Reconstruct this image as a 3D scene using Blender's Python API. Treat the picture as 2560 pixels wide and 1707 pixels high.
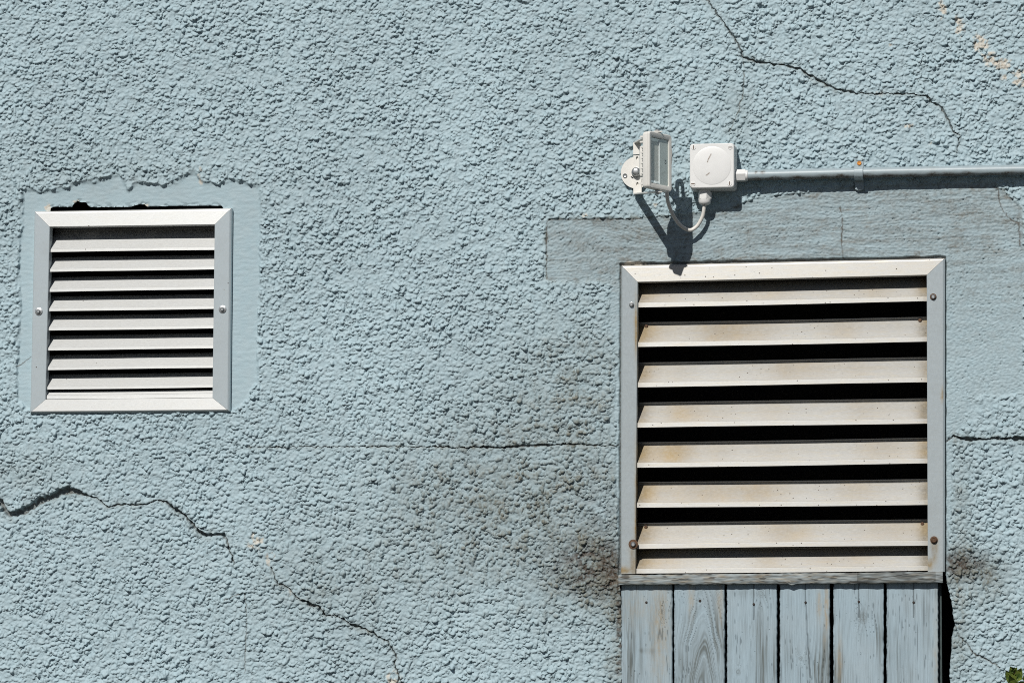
import bpy, math, random
import numpy as np

# ------------------------------------------------------------------ clearing
for o in list(bpy.data.objects):
    bpy.data.objects.remove(o, do_unlink=True)
SC = bpy.context.scene
COL = SC.collection

# ------------------------------------------------------------------ camera
# Working unit: 1 unit = 0.8 mm on the wall.  (X right, d out of the wall, Z up)
S = 0.0008
F = 8500.0                       # camera distance from the wall in units
CAMH = 0.95                      # camera height above the ground, metres
YAW, PITCH, ROLL = math.radians(9.4455), math.radians(5.4283), math.radians(0.2428)


def basis():
    f = np.array([-math.sin(YAW) * math.cos(PITCH), math.sin(PITCH), math.cos(YAW) * math.cos(PITCH)])
    r = np.cross(np.array([0, 1., 0]), f)
    r /= np.linalg.norm(r)
    if r[0] < 0:
        r = -r
    u = np.cross(f, r)
    if u[1] < 0:
        u = -u
    c, s = math.cos(ROLL), math.sin(ROLL)
    return c * r + s * u, -s * r + c * u, f


CR, CU, CF = basis()


def U(px, py, d=0.0):
    """wall coordinates (X, Z) of the point at distance d in front of the wall seen at photo position px, py"""
    v = (px - 1280) / F * CR - (py - 853.5) / F * CU + CF
    t = (F - d) / v[2]
    return v[0] * t, v[1] * t


def P(X, d, Z):
    return (X * S, -d * S, Z * S + CAMH)


cam_d = bpy.data.cameras.new('camera')
cam = bpy.data.objects.new('camera', cam_d)
COL.objects.link(cam)
cam_d.sensor_fit = 'HORIZONTAL'
cam_d.sensor_width = 36.0
cam_d.lens = F / 2560 * 36.0
cam_d.clip_end = 500
from mathutils import Matrix, Vector
w3 = lambda v: Vector((v[0], v[2], v[1]))
m3 = Matrix((w3(CR), w3(CU), -w3(CF))).transposed()
cam.matrix_world = Matrix.Translation((0, -F * S, CAMH)) @ m3.to_4x4()
SC.camera = cam

# ------------------------------------------------------------------ light
SUN = Vector((0.22, 1.0, -0.86)).normalized()      # travel direction of the sunlight
world = bpy.data.worlds.new('World')
SC.world = world
world.use_nodes = True
wn = world.node_tree
wn.nodes.clear()
sky = wn.nodes.new('ShaderNodeTexSky')
sky.sky_type = 'NISHITA'
sky.sun_disc = False
sky.air_density = 0.6
sky.dust_density = 0.5
sky.ozone_density = 0.4
sky.sun_elevation = math.asin(-SUN.z)
sky.sun_rotation = math.atan2(-SUN.x, -SUN.y)
bg = wn.nodes.new('ShaderNodeBackground')
bg.inputs[1].default_value = 0.05
wo = wn.nodes.new('ShaderNodeOutputWorld')
wn.links.new(sky.outputs[0], bg.inputs[0])
wn.links.new(bg.outputs[0], wo.inputs[0])
sl = bpy.data.lights.new('sun', 'SUN')
sl.energy = 5.0
sl.angle = math.radians(0.5)
sl.color = (1.0, 0.97, 0.925)
so = bpy.data.objects.new('sun', sl)
COL.objects.link(so)
so.location = (-2, -6, 6)
so.rotation_euler = SUN.to_track_quat('-Z', 'Y').to_euler()
SC.view_settings.view_transform = 'Standard'
SC.view_settings.look = 'None'
SC.view_settings.exposure = -0.25
SC.view_settings.gamma = 1.0
SC.view_settings.use_curve_mapping = False
SC.cycles.use_denoising = False
SC.cycles.filter_width = 1.0

# ------------------------------------------------------------------ noise helpers
_rs = np.random.RandomState(7)
_perm = _rs.permutation(1024)
_perm = np.concatenate([_perm, _perm, _perm])
_ang = _rs.rand(1024) * 2 * np.pi
_gx, _gy = np.cos(_ang).astype(np.float32), np.sin(_ang).astype(np.float32)
_rnd = _rs.rand(4, 1024).astype(np.float32)


def perlin(x, y, seed=0):
    x = np.asarray(x, np.float32) + seed * 37.17
    y = np.asarray(y, np.float32) + seed * 11.71
    xi = np.floor(x).astype(np.int32)
    yi = np.floor(y).astype(np.int32)
    fx = x - xi
    fy = y - yi
    ux = fx * fx * fx * (fx * (fx * 6 - 15) + 10)
    uy = fy * fy * fy * (fy * (fy * 6 - 15) + 10)
    xi &= 1023
    yi &= 1023

    def g(dx, dy):
        k = _perm[_perm[xi + dx] + ((yi + dy) & 1023)]
        return _gx[k] * (fx - dx) + _gy[k] * (fy - dy)
    a = g(0, 0) * (1 - ux) + g(1, 0) * ux
    b = g(0, 1) * (1 - ux) + g(1, 1) * ux
    return (a * (1 - uy) + b * uy) * 1.5


def fbm(x, y, seed=0, n=4, gain=0.5):
    o = 0
    a = 1.0
    s = 1.0
    for k in range(n):
        o = o + a * perlin(x * s, y * s, seed + k * 3)
        a *= gain
        s *= 2.03
    return o


def lumps(x, y, cell, seed, rmin, rmax, p=0.6, dens=1.0):
    """max of randomly sized domes, one per jittered cell"""
    x = np.asarray(x / cell, np.float32)
    y = np.asarray(y / cell, np.float32)
    xi = np.floor(x).astype(np.int32)
    yi = np.floor(y).astype(np.int32)
    h = np.zeros(x.shape, np.float32)
    for dx in (-1, 0, 1):
        for dy in (-1, 0, 1):
            cx = xi + dx
            cy = yi + dy
            k = _perm[_perm[(cx + seed * 131) & 1023] + ((cy + seed * 57) & 1023)]
            r = rmin + (rmax - rmin) * _rnd[2][k]
            ox = cx + _rnd[0][k]
            oy = cy + _rnd[1][k]
            q = _rnd[3][k]
            e = 0.65 + 0.7 * _rnd[0][(k * 7 + 3) & 1023]
            d2 = ((x - ox) / (r * e)) ** 2 + ((y - oy) / (r / e)) ** 2
            v = np.maximum(0, 1 - d2) ** p * (0.45 + 0.55 * q) * r / rmax
            if dens < 1:
                v = v * (_rnd[1][(k * 13 + 5) & 1023] < dens)
            np.maximum(h, v, out=h)
    return h


def sstep(a, b, x):
    t = np.clip((x - a) / (b - a), 0, 1)
    return t * t * (3 - 2 * t)


# ------------------------------------------------------------------ object helpers
def mesh_obj(name, verts, faces, mat, parent=None, uvs=None, attrs=None, smooth=False, base=None):
    b = Vector(base) if base is not None else (Vector(parent['_b']) if parent is not None and '_b' in parent else Vector((0, 0, 0)))
    me = bpy.data.meshes.new(name)
    me.from_pydata([(v[0] - b.x, v[1] - b.y, v[2] - b.z) for v in verts], [], faces)
    if uvs is not None:
        l = me.uv_layers.new(name='UVMap')
        flat = np.array([c for f in uvs for uv in f for c in uv], np.float32)
        l.data.foreach_set('uv', flat)
    for k, vals in (attrs or {}).items():
        a = me.attributes.new(k, 'FLOAT', 'POINT')
        a.data.foreach_set('value', np.asarray(vals, np.float32))
    if smooth:
        me.polygons.foreach_set('use_smooth', [True] * len(me.polygons))
    me.materials.append(mat)
    me.update()
    o = bpy.data.objects.new(name, me)
    COL.objects.link(o)
    if parent is not None:
        o.parent = parent
        if base is None and '_b' in parent and parent.type == 'MESH':
            pass
    if base is not None and parent is None:
        o.location = b
    return o


def thing(name, base, label, cat, group=None):
    o = bpy.data.objects.new(name, None)
    COL.objects.link(o)
    o.location = base
    o.empty_display_size = 0.02
    o['_b'] = tuple(base)
    o['label'] = label
    o['category'] = cat
    if group:
        o['group'] = group
    return o


class MB:
    """mesh builder in wall units (X, d, Z)"""

    def __init__(s):
        s.v = []
        s.f = []
        s.uv = []
        s.a = {}

    def add(s, X, d, Z):
        s.v.append((X, d, Z))
        return len(s.v) - 1

    def rows(s, rows, closed=False, uv=True, flip=False):
        """grid of quads through rows of points; rows run along U (the grain)"""
        n = len(rows[0])
        i0 = len(s.v)
        for r in rows:
            s.v.extend(r)
        L = [0.0]
        for k in range(1, len(rows)):
            L.append(L[-1] + math.dist(rows[k][0], rows[k - 1][0]))
        A = [0.0]
        for k in range(1, n + 1):
            A.append(A[-1] + math.dist(rows[0][k % n], rows[0][k - 1]))
        for i in range(len(rows) - 1):
            for j in range(n if closed else n - 1):
                j2 = (j + 1) % n
                q = [i0 + i * n + j, i0 + i * n + j2, i0 + (i + 1) * n + j2, i0 + (i + 1) * n + j]
                w = [(L[i], A[j]), (L[i], A[j + 1]), (L[i + 1], A[j + 1]), (L[i + 1], A[j])]
                if flip:
                    q.reverse()
                    w.reverse()
                s.f.append(q)
                s.uv.append([(a * .01, b * .01) for a, b in w])
        return i0, n

    def cap(s, i0, n, row, flip=False):
        q = [i0 + row * n + j for j in range(n)]
        if flip:
            q.reverse()
        s.f.append(q)
        s.uv.append([(0, 0)] * n)

    def loft(s, loops, cap0=True, cap1=True):
        i0, n = s.rows(loops, closed=True)
        if cap0:
            s.cap(i0, n, 0, True)
        if cap1:
            s.cap(i0, n, len(loops) - 1)

    def box(s, c, ex, ey, ez, sx, sy, sz):
        """oriented box: centre c, unit axes, full sizes"""
        c = np.array(c, float)
        lo = []
        for k in (-.5, .5):
            lp = []
            for a, b in ((-.5, -.5), (.5, -.5), (.5, .5), (-.5, .5)):
                lp.append(tuple(c + np.array(ex) * a * sx + np.array(ey) * b * sy + np.array(ez) * k * sz))
            lo.append(lp)
        s.loft(lo)

    def build(s, name, mat, parent=None, smooth=False, attrs=None, recalc=True):
        o = mesh_obj(name, [P(*v) for v in s.v], s.f, mat, parent, s.uv, attrs or s.a, smooth)
        if recalc:
            import bmesh
            bm = bmesh.new()
            bm.from_mesh(o.data)
            bmesh.ops.recalc_face_normals(bm, faces=bm.faces)
            bm.to_mesh(o.data)
            bm.free()
        return o


def auto_smooth(o, deg=35):
    import bmesh
    bm = bmesh.new()
    bm.from_mesh(o.data)
    for f in bm.faces:
        f.smooth = True
    for e in bm.edges:
        if len(e.link_faces) == 2 and e.calc_face_angle(0) > math.radians(deg):
            e.smooth = False
    bm.to_mesh(o.data)
    bm.free()
    return o


def circle(c, ex, ey, r, n=24, ph=0.0):
    c = np.array(c, float)
    return [tuple(c + np.array(ex) * r * math.cos(ph + 2 * math.pi * k / n) + np.array(ey) * r * math.sin(ph + 2 * math.pi * k / n)) for k in range(n)]


def rrect(c, ex, ey, w, h, r, n=5):
    c = np.array(c, float)
    o = []
    for (sx, sy, a0) in ((1, 1, 0), (-1, 1, 90), (-1, -1, 180), (1, -1, 270)):
        for k in range(n + 1):
            a = math.radians(a0 + 90 * k / n)
            o.append(tuple(c + np.array(ex) * (sx * (w / 2 - r) + r * math.cos(a)) + np.array(ey) * (sy * (h / 2 - r) + r * math.sin(a))))
    return o


EX, ED, EZ = np.array([1., 0, 0]), np.array([0, 1., 0]), np.array([0, 0, 1.])


def plate2d(name, outlines, origin, ex, ey, thick, mat, parent, bevel=0.4):
    """flat plate with holes: first outline is the rim, the others are holes"""
    cu = bpy.data.curves.new(name, 'CURVE')
    cu.dimensions = '2D'
    cu.fill_mode = 'BOTH'
    cu.extrude = thick / 2
    for pts in outlines:
        sp = cu.splines.new('POLY')
        sp.points.add(len(pts) - 1)
        for p, q in zip(sp.points, pts):
            p.co = (q[0], q[1], 0, 1)
        sp.use_cyclic_u = True
    tmp = bpy.data.objects.new('tmp', cu)
    COL.objects.link(tmp)
    dg = bpy.context.evaluated_depsgraph_get()
    me = bpy.data.meshes.new_from_object(tmp.evaluated_get(dg))
    bpy.data.objects.remove(tmp, do_unlink=True)
    ez = np.cross(ex, ey)
    og = np.array(origin, float)
    verts = []
    for v in me.vertices:
        q = og + ex * v.co.x + ey * v.co.y + ez * v.co.z
        verts.append(P(*q))
    faces = [list(p.vertices) for p in me.polygons]
    bpy.data.meshes.remove(me)
    return mesh_obj(name, verts, faces, mat, parent)


def tube(mb, pts, r, n=12):
    pts = [np.array(p, float) for p in pts]
    loops = []
    up = np.array([0.3, 1, 0.2])
    for k, p in enumerate(pts):
        t = pts[min(k + 1, len(pts) - 1)] - pts[max(k - 1, 0)]
        t /= np.linalg.norm(t)
        a = np.cross(t, up)
        a /= np.linalg.norm(a)
        b = np.cross(t, a)
        loops.append(circle(p, a, b, r if not callable(r) else r(k / (len(pts) - 1)), n))
    mb.loft(loops)


def catmull(P0, m=10):
    P0 = [np.array(p, float) for p in P0]
    o = []
    Q = [2 * P0[0] - P0[1]] + P0 + [2 * P0[-1] - P0[-2]]
    for i in range(1, len(Q) - 2):
        for k in range(m):
            t = k / m
            a, b, c, d = Q[i - 1], Q[i], Q[i + 1], Q[i + 2]
            o.append(.5 * (2 * b + (c - a) * t + (2 * a - 5 * b + 4 * c - d) * t * t + (3 * b - a - 3 * c + d) * t ** 3))
    o.append(P0[-1])
    return o


# ------------------------------------------------------------------ materials
class NT:
    def __init__(s, name):
        s.m = bpy.data.materials.new(name)
        s.m.use_nodes = True
        s.t = s.m.node_tree
        s.t.nodes.clear()
        s.out = s.n('ShaderNodeOutputMaterial')
        s.b = s.n('ShaderNodeBsdfPrincipled')
        s.l(s.b.outputs[0], s.out.inputs[0])

    def n(s, t, **kw):
        x = s.t.nodes.new(t)
        for k, v in kw.items():
            setattr(x, k, v)
        return x

    def l(s, a, b):
        s.t.links.new(a, b)

    def attr(s, name):
        return s.n('ShaderNodeAttribute', attribute_name=name).outputs['Fac']

    def pos(s, scale=(1, 1, 1)):
        g = s.n('ShaderNodeNewGeometry')
        mp = s.n('ShaderNodeMapping')
        mp.inputs['Scale'].default_value = scale
        s.l(g.outputs['Position'], mp.inputs[0])
        return mp.outputs[0]

    def uv(s, scale=(1, 1, 1)):
        g = s.n('ShaderNodeUVMap', uv_map='UVMap')
        mp = s.n('ShaderNodeMapping')
        mp.inputs['Scale'].default_value = scale
        s.l(g.outputs[0], mp.inputs[0])
        return mp.outputs[0]

    def noise(s, vec, scale, detail=3, rough=0.5):
        x = s.n('ShaderNodeTexNoise')
        x.inputs['Scale'].default_value = scale
        x.inputs['Detail'].default_value = detail
        x.inputs['Roughness'].default_value = rough
        s.l(vec, x.inputs['Vector'])
        return x.outputs['Fac']

    def ramp(s, fac, stops):
        x = s.n('ShaderNodeValToRGB')
        e = x.color_ramp.elements
        while len(e) < len(stops):
            e.new(0.5)
        for k, (p, c) in enumerate(stops):
            e[k].position = p
            e[k].color = c if len(c) == 4 else (*c, 1)
        s.l(fac, x.inputs[0])
        return x.outputs[0]

    def ramp1(s, fac, a, b, lo=0.0, hi=1.0):
        x = s.n('ShaderNodeMapRange')
        x.inputs[1].default_value = a
        x.inputs[2].default_value = b
        x.inputs[3].default_value = lo
        x.inputs[4].default_value = hi
        s.l(fac, x.inputs[0])
        return x.outputs[0]

    def math(s, op, a, b=None):
        x = s.n('ShaderNodeMath', operation=op)
        for k, v in enumerate((a, b)):
            if v is None:
                continue
            if isinstance(v, (int, float)):
                x.inputs[k].default_value = v
            else:
                s.l(v, x.inputs[k])
        return x.outputs[0]

    def mix(s, fac, a, b, mode='MIX'):
        x = s.n('ShaderNodeMix', data_type='RGBA', blend_type=mode)
        for sock, v in ((x.inputs[0], fac), (x.inputs[6], a), (x.inputs[7], b)):
            if isinstance(v, (int, float)):
                sock.default_value = v
            elif isinstance(v, tuple):
                sock.default_value = v if len(v) == 4 else (*v, 1)
            else:
                s.l(v, sock)
        return x.outputs[2]

    def set(s, **kw):
        for k, v in kw.items():
            i = s.b.inputs[k.replace('_', ' ')]
            if isinstance(v, (int, float)):
                i.default_value = v
            elif isinstance(v, tuple):
                i.default_value = v if len(v) == 4 else (*v, 1)
            else:
                s.l(v, i)

    def bump(s, h, strength, dist):
        x = s.n('ShaderNodeBump')
        x.inputs['Strength'].default_value = strength
        x.inputs['Distance'].default_value = dist
        s.l(h, x.inputs['Height'])
        s.l(x.outputs[0], s.b.inputs['Normal'])


BLUE = (0.332, 0.439, 0.480)


def mat_wall(name, bump, dirt=((0.112, 0.125, 0.108), (0.150, 0.145, 0.112))):
    t = NT(name)
    p = t.pos()
    n1 = t.noise(p, 3.0, 4)
    n2 = t.noise(p, 55, 3)
    c = t.mix(t.ramp1(n1, .35, .65), tuple(x * .93 for x in BLUE), tuple(x * 1.06 for x in BLUE))
    c = t.mix(t.ramp1(n2, .3, .75, 0, .35), c, (0.40, 0.47, 0.49))
    # dirt film, stronger on grains
    n3 = t.noise(p, 210, 3, .65)
    n4 = t.noise(p, 28, 4, .6)
    st = t.attr('stain')
    k = t.math('MULTIPLY', st, t.ramp1(n3, .35, .62, .65, 1.15))
    k = t.math('MULTIPLY', k, t.ramp1(n4, .3, .65, .75, 1.1))
    k = t.math('MINIMUM', k, 0.95)
    c = t.mix(k, c, t.mix(t.ramp1(n4, .35, .65), *dirt))
    so_ = t.attr('soot')
    c = t.mix(t.math('MULTIPLY', so_, t.ramp1(n3, .3, .6, .6, 1.0)), c, (0.045, 0.027, 0.014))
    ba = t.attr('bare')
    c = t.mix(ba, c, t.mix(t.ramp1(n3, .4, .6), (0.54, 0.46, 0.36), (0.56, 0.54, 0.48)))
    t.set(Base_Color=c, Roughness=.62, Specular_IOR_Level=.3)
    nb = t.noise(p, 620, 3, .6)
    t.bump(nb, bump, 0.0011)
    # away from the finely modelled stretch the same grains are carried by relief shading
    hs = []
    for sc_, k_ in ((88, .0036), (135, .0022)):
        v_ = t.n('ShaderNodeTexVoronoi')
        v_.inputs['Scale'].default_value = sc_
        wv = t.n('ShaderNodeVectorMath', operation='ADD')
        nz = t.n('ShaderNodeTexNoise')
        nz.inputs['Scale'].default_value = 160
        t.l(p, nz.inputs['Vector'])
        ws = t.n('ShaderNodeVectorMath', operation='SCALE')
        ws.inputs['Scale'].default_value = .007
        t.l(nz.outputs['Color'], ws.inputs[0])
        t.l(p, wv.inputs[0])
        t.l(ws.outputs[0], wv.inputs[1])
        t.l(wv.outputs[0], v_.inputs['Vector'])
        hs.append(t.math('MULTIPLY', t.ramp1(v_.outputs['Distance'], .15, .75, 1, 0), k_))
    hh = t.math('MULTIPLY', t.math('ADD', hs[0], hs[1]), t.attr('coarse'))
    b2 = t.n('ShaderNodeBump')
    b2.inputs['Strength'].default_value = 1.0
    b2.inputs['Distance'].default_value = 1.0
    t.l(hh, b2.inputs['Height'])
    old_l = t.b.inputs['Normal'].links[0].from_socket
    t.l(old_l, b2.inputs['Normal'])
    t.l(b2.outputs[0], t.b.inputs['Normal'])
    return t.m


def mat_alu(name, tint, stain_amt, speck, rough=.42):
    t = NT(name)
    g = t.uv((1.2, 60, 1))
    br = t.noise(g, 6, 4, .6)
    p = t.pos()
    n1 = t.noise(p, 14, 4, .6)
    n2 = t.noise(t.pos((5, 40, 40)), 6, 4, .6)
    c = t.mix(t.ramp1(br, .3, .7), tuple(x * .84 for x in tint), tuple(x * 1.06 for x in tint))
    c = t.mix(t.ramp1(n2, .45, .75, 0, stain_amt), c, (0.42, 0.37, 0.27))
    c = t.mix(t.ramp1(n1, .5, .8, 0, .25), c, (0.42, 0.43, 0.42))
    ru = t.attr('rust')
    n3 = t.noise(p, 160, 4, .7)
    rr = t.math('MULTIPLY', ru, t.math('MULTIPLY', t.ramp1(n1, .3, .7, .5, 1.15), t.ramp1(n3, .3, .7, .8, 1.2)))
    rr = t.math('MINIMUM', rr, 1.0)
    c = t.mix(rr, c, t.mix(t.ramp1(n1, .35, .65), (0.20, 0.14, 0.06), (0.36, 0.25, 0.10)))
    gm = t.attr('grime_shade')
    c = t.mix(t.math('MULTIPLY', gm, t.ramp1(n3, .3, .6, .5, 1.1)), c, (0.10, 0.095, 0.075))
    vo = t.n('ShaderNodeTexVoronoi')
    vo.inputs['Scale'].default_value = 120
    t.l(p, vo.inputs['Vector'])
    vs = t.n('ShaderNodeSeparateColor')
    t.l(vo.outputs['Color'], vs.inputs[0])
    dot = t.math('MULTIPLY', t.ramp1(t.math('DIVIDE', vo.outputs['Distance'], t.math('ADD', vs.outputs[1], .35)), .09, .15, 1, 0), t.math('GREATER_THAN', vs.outputs[0], 1 - speck))
    c = t.mix(dot, c, (0.06, 0.04, 0.025))
    mt = t.math('SUBTRACT', 1.0, t.math('MAXIMUM', rr, dot))
    mt = t.math('MULTIPLY', mt, .50)
    t.set(Base_Color=c, Metallic=mt, Roughness=t.ramp1(br, .3, .7, rough - .05, rough + .08))
    t.set(Anisotropic=.75, Anisotropic_Rotation=.25)
    tg = t.n('ShaderNodeTangent', direction_type='UV_MAP', uv_map='UVMap')
    t.l(tg.outputs[0], t.b.inputs['Tangent'])
    t.bump(br, .12, .0006)
    return t.m


def mat_plain(name, col, rough=.5, metal=0.0, var=.08, bump=0.0, nscale=60, dirt=0.0, dirtcol=(.25, .18, .1), rustcol=(.14, .08, .035)):
    t = NT(name)
    p = t.pos()
    n = t.noise(p, nscale, 4, .6)
    c = t.mix(t.ramp1(n, .3, .7), tuple(x * (1 - var) for x in col), tuple(min(1, x * (1 + var)) for x in col))
    ru = t.attr('rust')
    n3 = t.noise(p, 220, 3, .7)
    if dirt:
        c = t.mix(t.ramp1(t.noise(p, 30, 5, .7), .52, .8, 0, dirt), c, dirtcol)
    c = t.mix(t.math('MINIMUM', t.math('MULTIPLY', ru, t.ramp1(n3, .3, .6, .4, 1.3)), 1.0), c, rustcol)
    t.set(Base_Color=c, Roughness=rough, Metallic=metal)
    if bump:
        t.bump(n3, bump, .0006)
    return t.m


M = {}
M['rough'] = mat_wall('roughcast_paint', .55)
M['smooth'] = mat_wall('plaster_paint', .40, ((0.130, 0.150, 0.150), (0.170, 0.175, 0.160)))
M['alu'] = mat_alu('aluminium_clean', (0.49, 0.50, 0.495), .12, .02)
M['alu_old'] = mat_alu('aluminium_weathered', (0.415, 0.415, 0.40), .45, .34)
M['alu_stile'] = mat_alu('aluminium_sky_tinted', (0.65, 0.72, 0.735), .08, .03)  # bluish tint paints the sky's reflection into the stile colour
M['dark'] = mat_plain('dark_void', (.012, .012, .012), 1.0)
M['steel'] = mat_plain('screw_steel', (.42, .43, .43), .38, .8, .2, 0, 300)
M['ruststeel'] = mat_plain('rusty_steel', (.10, .055, .03), .85, .1, .5, .5, 300)
M['nail'] = mat_plain('dark_nail', (.03, .022, .018), .8, 0, .4)
M['orange'] = mat_plain('rusted_screw_orange', (.55, .22, .04), .8, 0, .35, .4, 500)
M['white'] = mat_plain('white_lamp_paint', (.70, .685, .64), .42, 0, .04, .05, 40, .22, (.50, .42, .30))
M['pvc'] = mat_plain('white_plastic', (.70, .70, .685), .38, 0, .03, 0, 40, .10, (.55, .48, .38))
M['cable'] = mat_plain('cable_sheath', (.66, .64, .59), .5, 0, .05, 0, 60)
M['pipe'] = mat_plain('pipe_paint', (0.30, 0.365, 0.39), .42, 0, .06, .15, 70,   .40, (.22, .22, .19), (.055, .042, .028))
M['led'] = mat_plain('led_resin', (.60, .57, .42), .3, 0, .05)
M['refl'] = mat_plain('reflector_metal', (.88, .90, .91), .25, .3, .03)
M['panelgrey'] = mat_plain('reflector_rim_grey', (.66, .70, .68), .45, .0, .03)
M['ink'] = mat_plain('black_ink', (.01, .01, .01), .6)
M['shutter_back'] = mat_plain('dark_green_paint', (.035, .055, .055), .7, 0, .3)


def mat_wood(name, paint, wood, dark, lie=False):
    t = NT(name)
    p = t.pos((5, 70, 90) if lie else (70, 70, 3.2))
    n = t.noise(p, 8, 5, .65)
    p2 = t.pos()
    n2 = t.noise(p2, 9, 4, .6)
    n3 = t.noise(p2, 260, 3, .7)
    nf = t.noise(t.pos((22, 260, 300) if lie else (260, 260, 9)), 8, 4, .7)
    c = t.mix(t.ramp1(n, .3, .7), tuple(x * .86 for x in paint), tuple(x * 1.08 for x in paint))
    c = t.mix(t.ramp1(nf, .55, .75, 0, .45), c, tuple(x * 1.5 for x in wood))
    c = t.mix(t.ramp1(n2, .4, .7, 0, .3), c, (.36, .41, .43))
    w = t.attr('wear')
    c = t.mix(w, c, t.mix(t.ramp1(n, .35, .65), wood, tuple(x * 1.7 for x in wood)))
    br = t.attr('ochre')
    c = t.mix(t.math('MULTIPLY', br, t.ramp1(n3, .3, .65, .5, 1)), c, (.34, .26, .15))
    li = t.attr('line')
    c = t.mix(t.math('MULTIPLY', li, .62), c, dark)
    t.set(Base_Color=c, Roughness=.66, Specular_IOR_Level=.3)
    t.bump(n, .25, .0012)
    return t.m


M['board'] = mat_wood('painted_board', (.310, .400, .450), (.075, .085, .080), (.035, .042, .045))
M['ledge'] = mat_wood('weathered_ledge', (.29, .33, .335), (.065, .072, .07), (.03, .025, .02), True)


def mat_glass():
    t = NT('lamp_glass')
    t.t.nodes.remove(t.b)
    tr = t.n('ShaderNodeBsdfTransparent')
    tr.inputs[0].default_value = (.93, .96, .95, 1)
    gl = t.n('ShaderNodeBsdfGlossy')
    gl.inputs['Roughness'].default_value = .06
    fr = t.n('ShaderNodeLayerWeight')
    fr.inputs[0].default_value = .5
    mx = t.n('ShaderNodeMixShader')
    t.l(t.ramp1(t.math('POWER', fr.outputs['Facing'], 4.0), 0, 1, .05, .6), mx.inputs[0])
    t.l(tr.outputs[0], mx.inputs[1])
    t.l(gl.outputs[0], mx.inputs[2])
    t.l(mx.outputs[0], t.out.inputs[0])
    return t.m


M['glass'] = mat_glass()
tg = NT('ground_soil')
gp = tg.pos()
tg.set(Base_Color=tg.mix(tg.ramp1(tg.noise(gp, 6, 5, .6), .35, .65), (.030, .032, .026), (.055, .052, .045)), Roughness=.95)
tg.bump(tg.noise(gp, 40, 5, .7), .6, .02)
M['ground'] = tg.m
tl = NT('weed_leaf')
lp = tl.pos()
tl.set(Base_Color=tl.mix(tl.ramp1(tl.noise(lp, 90, 3), .35, .65), (.035, .075, .012), (.16, .20, .03)), Roughness=.55)
M['leaf'] = tl.m
M['stem'] = mat_plain('weed_stem', (.09, .06, .035), .8, 0, .2)

# ------------------------------------------------------------------ ground
GZ = -CAMH / S
n = 24
gv, gf = [], []
for i in range(n + 1):
    for j in range(n + 1):
        a = (i / n * 2 - 1)
        b = j / n
        x = 60 * a * abs(a) ** 1.5
        y = 0.20 - 120 * b ** 2.5
        gv.append((x, y, 0.0 if b < .05 else random.Random(i * 99 + j).uniform(-.03, .03)))
for i in range(n):
    for j in range(n):
        gf.append([i * (n + 1) + j, i * (n + 1) + j + 1, (i + 1) * (n + 1) + j + 1, (i + 1) * (n + 1) + j])
g = mesh_obj('ground', gv, [f[::-1] for f in gf], M['ground'], None, smooth=True)
g['kind'] = 'structure'

# ------------------------------------------------------------------ wall relief
STEP = 1.85
cx0 = min(U(-14, 0)[0], U(-14, 1707)[0])
cx1 = max(U(2574, 0)[0], U(2574, 1707)[0])
cz0 = min(U(0, 1721)[1], U(2560, 1721)[1])
cz1 = max(U(0, -14)[1], U(2560, -14)[1])


def axis(a, b, lo, hi):
    core = np.arange(a, b, STEP)
    left, s, x = [], STEP, core[0]
    while x > lo:
        s = min(s * 1.22, 26)
        x -= s
        left.append(max(x, lo))
    right, s, x = [], STEP, core[-1]
    while x < hi:
        s = min(s * 1.22, 26)
        x += s
        right.append(min(x, hi))
    return np.concatenate([left[::-1], core, right])


ax = axis(cx0, cx1, cx0 - 1000, cx1 + 1300)
az = axis(cz0, cz1, GZ - 40, cz1 + 900)
NX, NZ = len(ax), len(az)
WX, WZ = np.meshgrid(ax, az)
WX = WX.astype(np.float32)
WZ = WZ.astype(np.float32)
# photo coordinates of every wall point: the painted and broken features were surveyed in them
den = WX * CF[0] + WZ * CF[1] + F * CF[2]
PX = 1280 + F * (WX * CR[0] + WZ * CR[1] + F * CR[2]) / den
PY = 853.5 - F * (WX * CU[0] + WZ * CU[1] + F * CU[2]) / den


def region(x0, y0, x1, y1):
    q = [U(a, b) for a in (x0, x1) for b in (y0, y1)]
    i0 = np.searchsorted(ax, min(v[0] for v in q))
    i1 = np.searchsorted(ax, max(v[0] for v in q))
    j0 = np.searchsorted(az, min(v[1] for v in q))
    j1 = np.searchsorted(az, max(v[1] for v in q))
    return slice(j0, max(j1, j0 + 1)), slice(i0, max(i1, i0 + 1))


warp1 = perlin(PX / 11, PY / 11, 3)
warp2 = perlin(PX / 11, PY / 11, 4)
warp3 = perlin(PX / 45, PY / 45, 5)


def sdf(poly, warp=3.0, pad=40):
    xs = [p[0] for p in poly]
    ys = [p[1] for p in poly]
    R = region(min(xs) - pad, min(ys) - pad, max(xs) + pad, max(ys) + pad)
    x = PX[R] + warp * warp1[R] + warp * .8 * warp3[R]
    y = PY[R] + warp * warp2[R]
    dmin = np.full(x.shape, 1e9, np.float32)
    ins = np.zeros(x.shape, bool)
    for k in range(len(poly)):
        (ax_, ay_), (bx, by) = poly[k], poly[(k + 1) % len(poly)]
        vx, vy = bx - ax_, by - ay_
        t = np.clip(((x - ax_) * vx + (y - ay_) * vy) / (vx * vx + vy * vy + 1e-9), 0, 1)
        dmin = np.minimum(dmin, (x - ax_ - t * vx) ** 2 + (y - ay_ - t * vy) ** 2)
        if ay_ != by:
            c = ((ay_ > y) != (by > y)) & (x < (bx - ax_) * (y - ay_) / (by - ay_) + ax_)
            ins ^= c
    out = np.full(PX.shape, float(pad), np.float32)
    out[R] = np.where(ins, -np.sqrt(dmin), np.sqrt(dmin))
    return out


def cropxy(s, ox, oy, pts):
    return [(ox + a * s, oy + b * s) for a, b in pts]


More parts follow.
